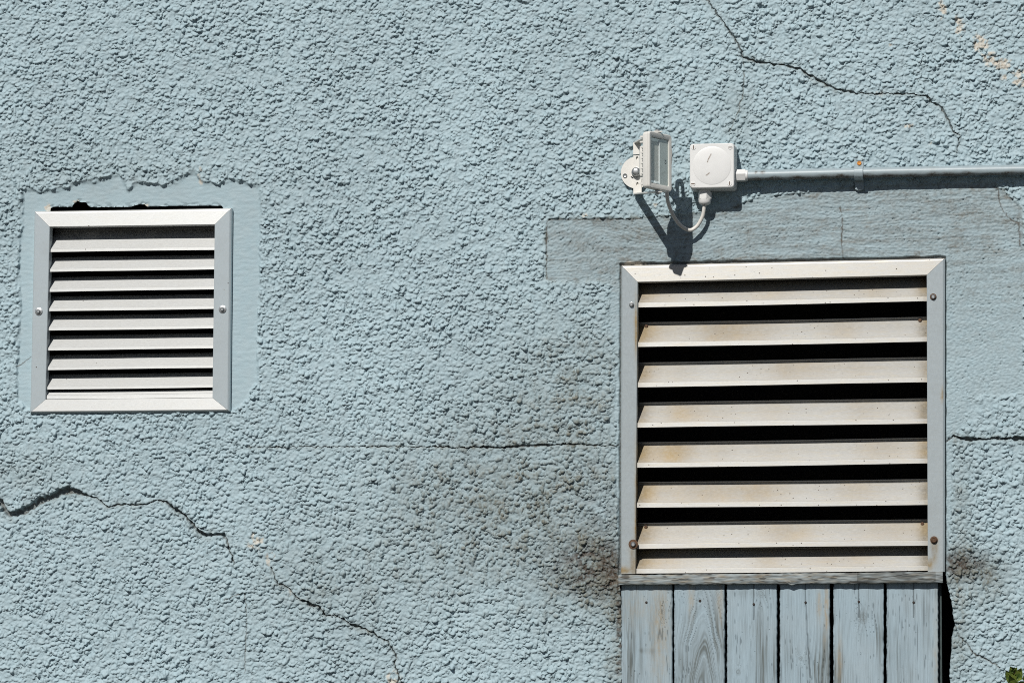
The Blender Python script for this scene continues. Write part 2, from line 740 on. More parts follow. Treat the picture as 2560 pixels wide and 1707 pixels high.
c1 = 720 / 1660
left_patch = cropxy(c1, 0, 400, [(125, 172), (230, 188), (330, 182), (400, 158), (440, 132), (500, 128), (545, 136), (600, 118), (645, 98), (690, 88), (712, 150), (735, 182), (760, 165), (790, 132), (880, 140), (960, 152), (1040, 120), (1080, 80), (1130, 85), (1170, 142), (1260, 138), (1350, 118), (1420, 140), (1485, 165), (1495, 300), (1490, 500), (1495, 700), (1480, 900), (1478, 1100), (1470, 1280), (1400, 1400), (1330, 1440), (200, 1455), (100, 1390), (100, 1200), (112, 1000), (122, 800), (108, 650), (112, 500), (132, 350), (132, 220)])
right_patch = [(1367, 556), (1374, 549), (1440, 547), (1540, 547), (1600, 545), (1680, 540), (1760, 533), (1830, 524), (1857, 508), (1908, 492), (1970, 487), (2030, 482), (2078, 476), (2120, 470), (2300, 464), (2452, 460), (2490, 463), (2523, 490), (2553, 520), (2556, 600), (2560, 700), (2553, 790), (2556, 900), (2556, 980), (2505, 990), (2453, 985), (2440, 1000), (2445, 1015), (2412, 1036), (2414, 1060), (2380, 1088), (2378, 1200), (2374, 1300), (2368, 1440), (1548, 1440), (1540, 1160), (1546, 1100), (1534, 1040), (1540, 960), (1534, 926), (1546, 902), (1551, 884), (1534, 830), (1523, 800), (1524, 760), (1531, 712), (1500, 702), (1440, 704), (1366, 699)]
left_hole = cropxy(320 / 2352, 80, 430, [(330, 660), (370, 632), (560, 636), (720, 636), (740, 600), (780, 560), (830, 528), (870, 548), (980, 552), (1010, 600), (1060, 640), (1400, 640), (1800, 636), (1880, 610), (1960, 590), (2050, 585), (2110, 630), (2352, 626), (2700, 618), (3100, 612), (3480, 615), (3500, 660)]) + [(556, 1000), (110, 1000), (122, 540)]
right_hole = [(1580, 690), (2332, 676), (2336, 1420), (2364, 1434), (2372, 1470), (2378, 1500), (2384, 1540), (2386, 1560), (2378, 1600), (2376, 1660), (2374, 1720), (2380, 2300), (1557, 2300), (1554, 1700), (1553, 1480), (1550, 1462), (1546, 1436), (1576, 1432)]

sdL = sdf(left_patch, 3.2)
sdR = sdf(right_patch, 3.0)
hL = sdf(left_hole, .6)
hR = sdf(right_hole, 2.0)
hRs = sdf([(1580, 690), (2332, 676), (2336, 1420), (1576, 1432)], 0)

# --- roughcast: several sizes of thrown grains, warped, flattened in places
wx = WX + 1.6 * perlin(WX / 14, WZ / 14, 11) + .8 * perlin(WX / 5, WZ / 5, 12)
wz = WZ + 1.6 * perlin(WX / 14, WZ / 14, 13) + .8 * perlin(WX / 5, WZ / 5, 14)
huge = lumps(wx + 3, wz, 24.0, 4, .12, .30, .5, .35)
big = lumps(wx, wz, 10.8, 1, .26, .60, .50, .50)
mid = lumps(wx + 7, wz + 3, 7.4, 2, .38, .76, .52, .48)
und = fbm(WX / 48, WZ / 48, 21, 3)
mod = np.clip(.95 + .40 * perlin(WX / 110, WZ / 110, 22) + .55 * perlin(WX / 30, WZ / 30, 28), .25, 1.6)
crev = perlin((wx - .35 * wz) / 11, (wz - .25 * wx) / 7, 24)
rc = np.maximum(np.maximum(7.8 * big, 5.4 * mid), 10.0 * huge) + 1.7 * und
rc = rc + 1.1 * perlin((wx - .3 * wz) / 12, (wz - .2 * wx) / 9, 26) + .9 * perlin(wx / 5.5, wz / 5.0, 27)
rc = rc - 3.4 * np.exp(-(crev / .09) ** 2) * sstep(-.10, .35, perlin(WX / 24, WZ / 24, 25))
rc = rc * mod
rc = rc - float(rc.mean())
# --- smooth plaster, left (soft) and right (trowelled, pitted)
smL = .45 * fbm(WX / 22, WZ / 9, 31, 4) + .5 * perlin(WX / 90, WZ / 90, 32)
ta = .25 * perlin(WX / 170, WZ / 170, 33)
tx = WX + 60 * ta
tz = WZ + WX * ta * .15
trow = fbm(tx / 55, tz / 5.0, 34, 3)
vert = sstep(2330, 2420, PX) * sstep(600, 700, PY)
trow = trow * (1 - vert) + fbm((WX + .5 * WZ) / 7.0, (WZ - .5 * WX) / 40, 35, 3) * vert
pits = sstep(.50, .62, perlin(tx / 7.5, tz / 4.2, 36)) * sstep(-.4, .2, perlin(WX / 60, WZ / 60, 37))
smR = .8 * trow + 1.0 * perlin(tx / 6.5, tz / 3.4, 38) + .7 * perlin(WX / 10.0, WZ / 7.0, 48) - 3.4 * pits + .9 * perlin(WX / 80, WZ / 80, 39)

soft = np.clip(.5 + 1.6 * perlin(PX / 24, PY / 24, 63), 0, 1.3)
mL = 1 - sstep(-2.0 - 2 * soft, 2.0 + 9 * soft, sdL)
mR = 1 - sstep(-2.0, 4.0, sdR)
H = rc * (1 - mL) + (smL - 6.5) * mL
H = H * (1 - mR) + (smR - 2.6) * mR
rough_w = (1 - mL) * (1 - mR)
# thin lifted lip round the ragged upper edge of the left patch
H = H + 1.5 * np.exp(-((sdL - 6) / 5.0) ** 2) * (PY < 500) * (1 - np.minimum(soft, 1))

# --- cracks
c4 = 820 / 2352
c5 = 620 / 1845
c6 = 560 / 2056
c7 = 600 / 1344
c8 = 560 / 1400
CRACKS = [
    (cropxy(c4, 1740, 0, [(60, -30), (80, 0), (107, 40), (150, 100), (200, 170), (250, 240), (285, 290), (330, 380), (335, 410), (430, 445), (540, 460), (630, 470), (740, 497), (830, 550), (930, 605), (1000, 645), (1070, 655), (1150, 672), (1300, 675), (1500, 675), (1660, 690), (1690, 735), (1760, 770), (1800, 840), (1850, 950), (1890, 970), (1885, 1040), (1860, 1100)]),
     [4, 4, 4, 4, 4, 4, 4, 4, 6, 7, 6, 6, 6, 6, 5.5, 5.5, 5, 4.5, 4, 4, 4, 5, 4, 3.6, 3.4, 2.8, 2.4, 1.5]),
    (cropxy(c5, 0, 1180, [(-40, 190), (0, 220), (20, 260), (45, 300), (90, 318), (170, 300), (230, 262), (290, 218), (360, 192), (430, 160), (490, 140), (560, 148), (640, 172), (720, 195), (760, 230), (800, 255), (870, 250), (940, 235), (1000, 250), (1080, 240), (1170, 210), (1230, 220), (1300, 275), (1380, 330), (1440, 400), (1500, 455), (1540, 470), (1660, 465), (1690, 520), (1705, 590), (1735, 650), (1745, 690)]),
     [9, 9, 10, 13, 14, 15, 14, 15, 16, 17, 17, 13, 6, 3.6, 3.4, 3.6, 3, 3, 3.6, 3, 3.2, 4, 6.5, 6.5, 7, 7, 7, 7, 5, 4, 3, 2]),
    (cropxy(c6, 560, 1280, [(430, 500), (450, 560), (490, 650), (600, 700), (640, 760), (700, 805), (760, 820), (800, 860), (870, 860), (910, 920), (930, 955), (1010, 945), (1080, 970), (1140, 1020), (1230, 1055), (1340, 1095), (1420, 1150), (1500, 1190), (1540, 1250), (1580, 1320), (1560, 1400), (1600, 1490), (1630, 1568), (1660, 1660)]),
     [2.5, 3, 3, 4, 5.5, 6, 7, 8, 7, 6, 5, 4, 5, 5, 7, 6, 6, 6, 5, 5, 4, 4, 4.5, 4]),
    (cropxy(c7, 1000, 800, [(-860, 712), (30, 708), (150, 712), (320, 712), (480, 714), (600, 712), (700, 706), (820, 700), (1000, 695), (1140, 706), (1225, 700)]),
     [1.6, 2.4, 3.0, 4, 5, 5.5, 5.5, 4.6, 3.4, 3, 2.4]),
    (cropxy(c8, 2000, 1080, [(912, 60), (960, 25), (985, 40), (1060, 47), (1200, 40), (1400, 42), (1520, 44)]),
     [3, 5, 7, 8, 6, 7.5, 7]),
]
THIN = [
    (cropxy(720 / 2352, 1840, 380, [(855, 450), (870, 560), (865, 650), (860, 780), (885, 885)]), 2.6),
    (cropxy(720 / 2352, 1840, 380, [(2090, 278), (2140, 300), (2150, 400), (2180, 480), (2250, 560), (2310, 580), (2320, 760)]), 2.6),
    (cropxy(c8, 2000, 1080, [(985, 1260), (1050, 1330), (1080, 1380), (1150, 1410), (1250, 1470)]), 3.0),
    (cropxy(c4, 1740, 0, [(335, 410), (345, 540), (335, 690), (300, 810), (240, 950)]), 1.6),
    ([(1366, 560), (1367, 600), (1366, 660), (1367, 697)], 2.0),
    ([(1367, 556), (1374, 549), (1440, 548), (1500, 549), (1560, 547), (1600, 546)], 2.0),
    ([(79, 890), (60, 904), (40, 917)], 2.2),
    ([(560, 1500), (612, 1480), (616, 1540), (614, 1600), (612, 1680)], 2.0),
]
cr_mask = np.zeros(PX.shape, np.float32)
cr_id = np.zeros(PX.shape, np.int8)
cr_near = np.zeros(PX.shape, np.float32)


def carve(poly, widths, depth, ident, jag=1.0, near=12.0):
    for k in range(len(poly) - 1):
        (ax_, ay_), (bx, by) = poly[k], poly[k + 1]
        R = region(min(ax_, bx) - 26, min(ay_, by) - 26, max(ax_, bx) + 26, max(ay_, by) + 26)
        x = PX[R] + jag * 3.2 * warp1[R]
        y = PY[R] + jag * 3.2 * warp2[R]
        vx, vy = bx - ax_, by - ay_
        t = np.clip(((x - ax_) * vx + (y - ay_) * vy) / (vx * vx + vy * vy + 1e-9), 0, 1)
        w = widths[k] + (widths[k + 1] - widths[k]) * t
        w = w * np.clip(1 + .55 * warp3[R] + .5 * warp1[R], .15, 1.9)
        d = np.sqrt((x - ax_ - t * vx) ** 2 + (y - ay_ - t * vy) ** 2)
        m = 1 - sstep(.30, .62, d / np.maximum(w, .5))
        cr_near[R] = np.maximum(cr_near[R], np.exp(-(d / (near * np.clip(w / 7, .4, 1.3))) ** 2))
        sel = m > cr_mask[R]
        cr_mask[R] = np.where(sel, m, cr_mask[R])
        H[R] = np.where(sel & (m > .01), np.minimum(H[R], H[R] * (1 - m) + m * (-2.0 - depth * np.clip(w / 7, .22, 1.5))), H[R])
        ci = cr_id[R]
        ci[(m > .5)] = ident


for i, (pl, wd) in enumerate(CRACKS):
    carve(pl, [w * (.8 if i in (0, 2) else 1.1) for w in wd], 10.0, i + 1, 1.0)
for i, (pl, w) in enumerate(THIN):
    carve(pl, [w * 1.05] * len(pl), 3.0, 0, .9, 5)
# dark joint against the frame of the large vent
fr = [(1552.5, 661), (2361.8, 643), (2362, 1432), (1550, 1437)]
sdF = sdf(fr, 0.0)
jn = perlin(PX / 30, PY / 30, 61)
joint = (1 - sstep(1.0 + 2.2 * np.clip(jn + .4, 0, 1.4), 4.0 + 2.2 * np.clip(jn + .4, 0, 1.4), sdF))
H = H * (1 - joint) + joint * (-11)
# crumbling plaster above the left vent
crumb = np.exp(-(hL / 7.0) ** 2) * (PY < 520) * sstep(.05, .3, perlin(PX / 16, PY / 9, 62))
H = H - 3.0 * crumb

# --- dirt, survey of the visible stains


def blob(x, y, rx, ry, p=2):
    return np.exp(-(np.abs((PX - x) / rx) ** p + np.abs((PY - y) / ry) ** p))


cl = .82 + .38 * fbm(PX / 70, PY / 70, 71, 4)
grain = np.clip(.55 + .10 * rc, .15, 1.3)
stain = .42 * blob(1440, 960, 190, 200) + .46 * blob(1370, 1300, 330, 230) + .22 * blob(1130, 1230, 260, 190) + .20 * blob(820, 1450, 240, 160)
stain += .55 * blob(1530, 1460, 95, 62) + .35 * blob(1480, 1440, 120, 90) + .5 * blob(1545, 1600, 40, 200)
stain += .55 * blob(2420, 1415, 70, 36) + .45 * blob(2450, 1455, 80, 60) + .5 * blob(2395, 1610, 28, 90) + .3 * blob(2400, 1300, 40, 200)
stain *= 1.5 * np.clip(grain, .3, 1.2)
band = (1 - sstep(-4, 8, sdR))
stainR = (.46 * blob(1850, 570, 620, 160) + .26 * blob(2480, 580, 260, 300)) * np.clip(.75 + .8 * perlin(WX / 150, WZ / 14, 150) + .3 * perlin(WX / 40, WZ / 6, 151), .2, 1.6) + .20 * blob(1520, 620, 180, 110) + .10
stainR += .5 * np.exp(-((PY - (664 - .0224 * (PX - 1555)) + 8) / 10.0) ** 2) * (PX > 1540) * (PX < 2300) * np.clip(.3 + perlin(PX / 60, PY / 10, 72), 0, 1)
stain = stain * (1 - band) + stainR * band * np.clip(.85 + .25 * trow + .3 * perlin(WX / 14, WZ / 9, 149), .3, 1.4)
stain += .28 * np.exp(-(np.minimum(np.abs(sdR), 39) / 9.0) ** 2) * np.clip(.4 + perlin(PX / 20, PY / 20, 73) * 1.5, 0, 1.4) * (PY < 730)
stain += .35 * blob(2300, 480, 200, 14) * np.clip(perlin(PX / 10, PY / 10, 75) + .3, 0, 1)
stain += .16 * blob(1850, 300, 60, 110) + .10 * blob(2440, 520, 130, 60)
stain += .14 * blob(300, 460, 340, 90) + .22 * blob(60, 1180, 120, 60)
stain += .50 * cr_near * (.4 + .8 * np.clip(perlin(PX / 18, PY / 18, 76), 0, 1))
stain = np.clip(1.35 * stain * (cl * (1 - band) + (.8 + .2 * cl) * band), 0, 1)
soot = np.clip(.75 * cr_mask * sstep(.3, .9, cr_mask), 0, 1)
soot = np.maximum(soot, .80 * joint)
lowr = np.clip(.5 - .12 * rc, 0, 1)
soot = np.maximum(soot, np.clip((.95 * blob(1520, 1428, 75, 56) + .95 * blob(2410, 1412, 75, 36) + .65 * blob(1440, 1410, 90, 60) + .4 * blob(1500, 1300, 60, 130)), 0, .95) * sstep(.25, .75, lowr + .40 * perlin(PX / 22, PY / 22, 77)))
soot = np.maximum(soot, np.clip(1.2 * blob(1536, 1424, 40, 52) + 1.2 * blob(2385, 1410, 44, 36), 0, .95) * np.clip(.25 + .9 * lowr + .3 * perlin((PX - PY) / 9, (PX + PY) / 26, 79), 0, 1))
soot = np.maximum(soot, .9 * blob(1549, 1560, 9, 160, 4) * sstep(-.2, .3, perlin(PX / 14, PY / 14, 78)))
bsel = perlin(PX / 13, PY / 13, 81) + .5 * perlin(PX / 5, PY / 5, 82)
bare = np.zeros(PX.shape, np.float32)
for (x, y, rx, ry, k) in ((2355, 25, 11, 22, 1), (2396, 66, 14, 24, 1), (2450, 108, 18, 20, 1.1), (2472, 145, 18, 18, 1), (2500, 160, 26, 14, 1.2), (2508, 192, 10, 12, .9), (2548, 195, 20, 24, .9), (2554, 25, 12, 20, .6), (2272, 315, 12, 10, .9), (2326, 362, 6, 8, .9), (2196, 235, 12, 9, .7), (640, 1352, 26, 24, .7), (668, 1392, 18, 26, .7), (722, 1480, 26, 18, .5), (985, 1700, 22, 26, .8), (500, 440, 8, 30, .7), (2226, 112, 6, 6, .9), (1552, 412, 6, 5, .9), (1638, 514, 7, 6, 1.0), (1462, 538, 7, 5, 1.0), (1580, 660, 26, 5, 1.4), (1555, 664, 6, 10, 1.0), (117, 518, 6, 9, 1.4), (190, 506, 10, 8, .9), (358, 513, 12, 6, 1.0)):
    bare = np.maximum(bare, k * blob(x, y, rx * 1.35, ry * 1.35))
bare = .80 * sstep(.36, .68, bare * (.75 + .6 * bsel))

spx, spz = np.gradient(ax), np.gradient(az)
fine = (1 - sstep(2.4, 4.2, np.maximum(spx[None, :], spz[:, None]))).astype(np.float32)
fine[(WZ < cz0) & (hR < 80)] = np.maximum(fine[(WZ < cz0) & (hR < 80)], 0)
H = H * fine
coarse = (1 - fine) * np.clip(rough_w, 0, 1)
# --- faces, split by holes and by surface
hole = (hL < 0) | (hR < 0)
droop = np.clip(H, -5, 12) * rough_w
VX = WX + .14 * droop
VZ = WZ - .42 * droop
for hs_ in (hL, hR):
    gz_, gx_ = np.gradient(hs_, az, ax)
    gl_ = np.sqrt(gx_ ** 2 + gz_ ** 2) + 1e-6
    nr_ = (np.abs(hs_) < STEP * 1.6)
    mv = np.clip(hs_ / gl_, -STEP * 1.6, STEP * 1.6)
    VX = np.where(nr_, WX - gx_ / gl_ * mv, VX)
    VZ = np.where(nr_, WZ - gz_ / gl_ * mv, VZ)
fl = np.arange(NX * NZ, dtype=np.int32).reshape(NZ, NX)
hq = (hole[:-1, :-1].astype(np.int8) + hole[1:, :-1] + hole[:-1, 1:] + hole[1:, 1:]) >= 3
quads = np.stack([fl[:-1, :-1], fl[:-1, 1:], fl[1:, 1:], fl[1:, :-1]], -1)
cls = np.zeros((NZ - 1, NX - 1), np.int8)
cls[(sdL[:-1, :-1] < 0)] = 10
cls[(sdR[:-1, :-1] < 0)] = 11
ci = cr_id[:-1, :-1]
cls[(ci > 0) & (cls == 0)] = ci[(ci > 0) & (cls == 0)]
cls[hq] = -1
COORD = np.stack([VX * S, -H * S, VZ * S + CAMH], -1).reshape(-1, 3).astype(np.float32)
ATT = {'stain': stain.ravel(), 'soot': soot.ravel(), 'bare': bare.ravel(), 'coarse': coarse.ravel()}

wall_base = P(U(1280, 0)[0], 0, GZ)
wall = thing('wall', wall_base, 'pale blue roughcast wall with cracks, grimy stains and smooth plaster patches', 'wall')


def grid_part(name, sel, mat, label=None):
    q = quads[sel]
    used = np.unique(q)
    remap = np.zeros(NX * NZ, np.int32)
    remap[used] = np.arange(len(used))
    me = bpy.data.meshes.new(name)
    me.vertices.add(len(used))
    me.vertices.foreach_set('co', (COORD[used] - np.array(wall_base, np.float32)).ravel())
    me.loops.add(q.size)
    me.loops.foreach_set('vertex_index', remap[q].ravel())
    me.polygons.add(len(q))
    me.polygons.foreach_set('loop_start', np.arange(0, q.size, 4, dtype=np.int32))
    me.polygons.foreach_set('use_smooth', np.ones(len(q), bool))
    for k, v in ATT.items():
        a = me.attributes.new(k, 'FLOAT', 'POINT')
        a.data.foreach_set('value', v[used].astype(np.float32))
    me.materials.append(mat)
    me.update(calc_edges=True)
    o = bpy.data.objects.new(name, me)
    COL.objects.link(o)
    o.parent = wall
    if label:
        o['label'] = label
    return o


grid_part('roughcast', cls == 0, M['rough'])
grid_part('plaster_patch', cls == 10, M['smooth'], 'smooth blue plaster patch round the small square vent')
grid_part('plaster_patch', cls == 11, M['smooth'], 'grimy trowelled plaster patch round the large vent')
for i, lab in ((1, 'thin dark crack running down right above the conduit pipe'), (2, 'wide dark crack below the small vent'), (3, 'rusty crack running down to the bottom edge'), (4, 'straight dark crack left of the large vent'), (5, 'dark ledge crack right of the large vent')):
    if (cls == i).sum() > 10:
        grid_part('crack', cls == i, M['rough'], lab)
# closed dark body of the wall behind the render
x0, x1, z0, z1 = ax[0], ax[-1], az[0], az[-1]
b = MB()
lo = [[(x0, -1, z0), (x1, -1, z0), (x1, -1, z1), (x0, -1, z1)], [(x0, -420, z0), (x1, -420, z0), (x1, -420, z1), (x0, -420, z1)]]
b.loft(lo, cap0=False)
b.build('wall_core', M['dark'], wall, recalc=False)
del COORD, quads


# ------------------------------------------------------------------ vents
def lerp(a, b, t):
    return tuple(a[k] + (b[k] - a[k]) * t for k in range(len(a)))


def frame_piece(name, A, B, a, b_, prof, mat, parent, nseg=60, rust=None, gap=.35):
    """mitred frame member; outer edge A-B, inner edge a-b, profile of (t across, d)"""
    rows = []
    for k in range(nseg + 1):
        s_ = k / nseg
        r = []
        for (t, d) in prof:
            p0, p1 = lerp(A, a, t), lerp(B, b_, t)
            L = math.dist(p0, p1)
            e = gap / L
            q = lerp(p0, p1, e + (1 - 2 * e) * s_)
            r.append((q[0], d, q[1]))
        rows.append(r)
    m = MB()
    i0, n = m.rows(rows, closed=True)
    m.cap(i0, n, 0, True)
    m.cap(i0, n, nseg)
    at = {'rust': [0] * len(m.v), 'grime_shade': [0] * len(m.v)}
    if rust:
        at = {k: [f(v) for v in m.v] for k, f in rust.items()}
    return m.build(name, mat, parent, attrs=at)


def hexscrew(name, px, py, d, r, mat, parent, fl_mat=None, washer=1.6):
    X, Z = U(px, py, d)
    m = MB()
    c = lambda dd: (X, dd, Z)
    m.loft([circle(c(d), EX, EZ, r * washer, 20), circle(c(d + 1.6), EX, EZ, r * washer, 20), circle(c(d + 2.2), EX, EZ, r * washer * .85, 20)])
    o = m.build('washer', fl_mat or mat, None)
    bpy.data.objects.remove(o, do_unlink=True)
    h = MB()
    h.loft([circle(c(d + 1.0), EX, EZ, r * 1.08, 12, .3), circle(c(d + 1.5), EX, EZ, r * 1.08, 12, .3), circle(c(d + 6.0), EX, EZ, r, 12, .3), circle(c(d + 7.2), EX, EZ, r * .78, 12, .3), circle(c(d + 6.2), EX, EZ, r * .55, 12, .3)])
    o = h.build(name, mat, parent)
    o['_b'] = parent['_b']
    w = m.build('washer', fl_mat or mat, o)
    auto_smooth(w)
    return o


def slat(name, lpt, rpt, prof, mat, parent, nseg=70, rust=None, bow=.5, seed=0):
    """extruded louvre blade; end points are the lower front corners in photo units"""
    rg = random.Random(seed)
    rows = []
    XL, ZL = U(*lpt, prof[0][1])
    XR, ZR = U(*rpt, prof[0][1])
    ph = rg.uniform(0, 6)
    for k in range(nseg + 1):
        t = k / nseg
        x = XL + (XR - XL) * t
        z = ZL + (ZR - ZL) * t + bow * math.sin(t * 5 + ph) * .6
        rows.append([(x, d, z - dy) for dy, d in prof])
    m = MB()
    i0, n = m.rows(rows, closed=True)
    m.cap(i0, n, 0, True)
    m.cap(i0, n, nseg)
    at = {'rust': [0] * len(m.v), 'grime_shade': [0] * len(m.v)}
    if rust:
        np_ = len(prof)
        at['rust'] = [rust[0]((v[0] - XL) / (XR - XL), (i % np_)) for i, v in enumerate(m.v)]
        at['grime_shade'] = [rust[1]((v[0] - XL) / (XR - XL), (i % np_)) for i, v in enumerate(m.v)]
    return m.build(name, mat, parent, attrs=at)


PROF = [(0, -12), (0, 3), (.015, 6), (.10, 9.5), (.14, 10), (.97, 10), (1.0, 9), (1.0, -16), (.93, -16), (.90, 6.5), (.12, 6.5), (.05, 4), (.05, -12)]
GROUP_V = 'louvred aluminium vents in the wall'

# ---- small square vent
Lo = [U(88, 529.2, 9), U(576.9, 521.4, 9), U(571.7, 1025.4, 9), U(77.2, 1029.8, 9)]
Li = [U(124.5, 567.8, 9), U(537, 561.8, 9), U(531.3, 994.2, 9), U(114, 998.5, 9)]
# outer line of the frame lies a little outside the flat face
Lo = [(Lo[0][0] - 3, Lo[0][1] + 1), (Lo[1][0] + 2, Lo[1][1] + 1), (Lo[2][0] + 2, Lo[2][1] - 2.5), (Lo[3][0] - 3, Lo[3][1] - 2.5)]
vx, vz = [(Lo[3][k] + Lo[2][k]) / 2 for k in (0, 1)]
v1 = thing('louvre_vent', P(vx, 0, vz), 'small square aluminium louvre vent with nine narrow slats and a screw at each side', 'vent', GROUP_V)
alu, old = M['alu'], M['alu_old']
frame_piece('frame_rail', Lo[0], Lo[1], Li[0], Li[1], PROF, alu, v1)
frame_piece('frame_stile', Lo[1], Lo[2], Li[1], Li[2], PROF, M['alu_stile'], v1)
frame_piece('frame_rail', Lo[2], Lo[3], Li[2], Li[3], PROF, alu, v1)
frame_piece('frame_stile', Lo[3], Lo[0], Li[3], Li[0], PROF, M['alu_stile'], v1)
PS = [(0, 1.5), (-7, 1.5), (-8, .3), (-31.5, -24), (-38, -30.5), (-42, -34.5), (-41, -35.5), (-30, -25.5), (-8, -2.5), (-1, -.5)]
ys1 = [629.9, 679.8, 729.6, 778.2, 826.4, 875.8, 924.8, 973.8]
ys2 = [624.7, 673.2, 723, 772, 820.7, 870.6, 919.2, 968.2]


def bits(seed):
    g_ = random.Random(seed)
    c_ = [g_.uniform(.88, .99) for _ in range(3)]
    return (lambda t, i: 0.0), (lambda t, i: 0.0 * max([math.exp(-((t - q) / .012) ** 2) for q in c_]) + (.55 if i in (4, 5) else .05))  # brown on the upper slat backs is their shaded tone, painted in


xl = lambda y: 124.5 + (114 - 124.5) * (y - 567.8) / 430.0 - 1.5
xr = lambda y: 537 + (531.3 - 537) * (y - 561.8) / 432.0 + 1.5
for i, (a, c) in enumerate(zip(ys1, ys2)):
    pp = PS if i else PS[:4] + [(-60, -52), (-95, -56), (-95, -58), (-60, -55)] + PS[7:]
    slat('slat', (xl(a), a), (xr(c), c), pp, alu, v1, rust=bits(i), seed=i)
PB = [(0, 3), (-10, 3), (-11, 1), (-11.5, -2), (-20, -10), (-21, -11), (-19, -11.5), (-9, -3), (0, -3)]
slat('slat', (xl(997.5), 997.5), (xr(993.3), 993.3), PB, alu, v1, seed=99)
for q in ((97, 778.8), (556.4, 773.2)):
    hexscrew('screw', q[0], q[1], 10.2, 5.0, M['steel'], v1, washer=2.0)

# ---- large vent
Ro = [U(1554.5, 664.4, 9), U(2359.8, 646, 9), U(2359.2, 1428.5, 9), U(1552.8, 1434.6, 9)]
Ri = [U(1594.3, 705.7, 9), U(2316.9, 688, 9), U(2319.6, 1428.7, 9), U(1588.8, 1434.0, 9)]
Ro = [(Ro[0][0] - 1.5, Ro[0][1] + 1), (Ro[1][0] + 3, Ro[1][1] + 1), (Ro[2][0] + 3, Ro[2][1]), (Ro[3][0] - 1.5, Ro[3][1])]
vx, vz = [(Ro[3][k] + Ro[2][k]) / 2 for k in (0, 1)]
v2 = thing('louvre_vent', P(vx, 0, vz), 'large weathered aluminium louvre vent with eight stained slats above the wooden boards', 'vent', GROUP_V)


def spot(px, py, rx, ry, drip=0):
    X, Z = U(px, py, 10)

    def f(v):
        dz = v[2] - Z
        r_ = ry * (1 + drip) if dz < 0 else ry
        return math.exp(-((v[0] - X) / rx) ** 2 - (dz / r_) ** 2)
    return f


def stile_rust(pts, edge_x=None):
    fs = [spot(p[0], p[1], p[2] * 1.2, p[3] * 1.2, p[4]) for p in pts]

    def f(v):
        k = min(1, 1.4 * sum(g_(v) for g_ in fs))
        return k
    return f


frame_piece('frame_rail', Ro[0], Ro[1], Ri[0], Ri[1], PROF, old, v2, rust={'rust': lambda v: 0.04, 'grime_shade': lambda v: .12 * (v[1] < 9.2)})
rs = frame_piece('frame_stile', Ro[1], Ro[2], Ri[1], Ri[2], PROF[:5] + [(.3, 10), (.5, 10), (.62, 10), (.72, 10), (.8, 10)] + PROF[5:], M['alu_stile'], v2, nseg=150,
                 rust={'rust': stile_rust([(2335, 1352, 7, 7, 4), (2337, 1375, 3, 18, 0), (2355, 985, 2.5, 14, 0), (2324, 1405, 6, 8, 1)]), 'grime_shade': lambda v: .12})
frame_piece('frame_stile', Ro[3], Ro[0], Ri[3], Ri[0], PROF[:5] + [(.25, 10), (.45, 10), (.6, 10), (.72, 10), (.82, 10), (.9, 10)] + PROF[5:], M['alu_stile'], v2, nseg=150,
            rust={'rust': stile_rust([(1583, 1362, 8, 8, 4), (1583, 1395, 4, 30, 0), (1591, 1300, 4, 130, 0), (1590, 820, 3, 60, 0), (1560, 1425, 14, 8, 0)]), 'grime_shade': lambda v: .16})
PR = [(0, 2.5), (-11, 2.5), (-12.2, 1.5), (-12.8, -.5), (-26, -13.5), (-40, -27.5), (-57.5, -45), (-58.5, -47), (-60.5, -49.5), (-63.0, -49.5), (-65.0, -46.5), (-67.0, -46.5), (-67.5, -49), (-64, -52), (-58, -50), (-12, -4), (-1, 0)]
yl = [768.5, 867.4, 967.5, 1068.6, 1168.8, 1268.8, 1370.8, 1433.2]
yr = [753.2, 854.2, 955.3, 1057.9, 1158, 1261.5, 1362.6, 1426.0]


def endrust(seed):
    g_ = random.Random(seed)
    la, ra = g_.uniform(.55, 1.0) * (.7 + .06 * seed), g_.uniform(.6, 1.2) * (.6 + .05 * seed)
    lw, rw = g_.uniform(.03, .06), g_.uniform(.02, .035)
    mids = [(g_.uniform(.1, .9), g_.uniform(.04, .1), g_.uniform(.08, .34)) for _ in range(6)]

    def ru(t, i):
        if i < 2:
            return .25 * (math.exp(-(t / .02) ** 2)) + .35 * math.exp(-((1 - t) / .012) ** 2)
        if i > 8:
            return .15
        v = la * math.exp(-(max(0, t - .015) / lw) ** 1.5) + ra * math.exp(-((1 - t) / rw) ** 1.6)
        v += sum(a * math.exp(-((t - c) / w) ** 2) for c, w, a in mids)
        return min(1, v * (1.0 if i in (4, 5, 6) else .7))

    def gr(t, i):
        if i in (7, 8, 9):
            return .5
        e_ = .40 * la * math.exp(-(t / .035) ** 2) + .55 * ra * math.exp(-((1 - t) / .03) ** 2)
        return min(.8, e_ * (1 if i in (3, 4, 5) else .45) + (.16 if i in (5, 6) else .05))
    return ru, gr


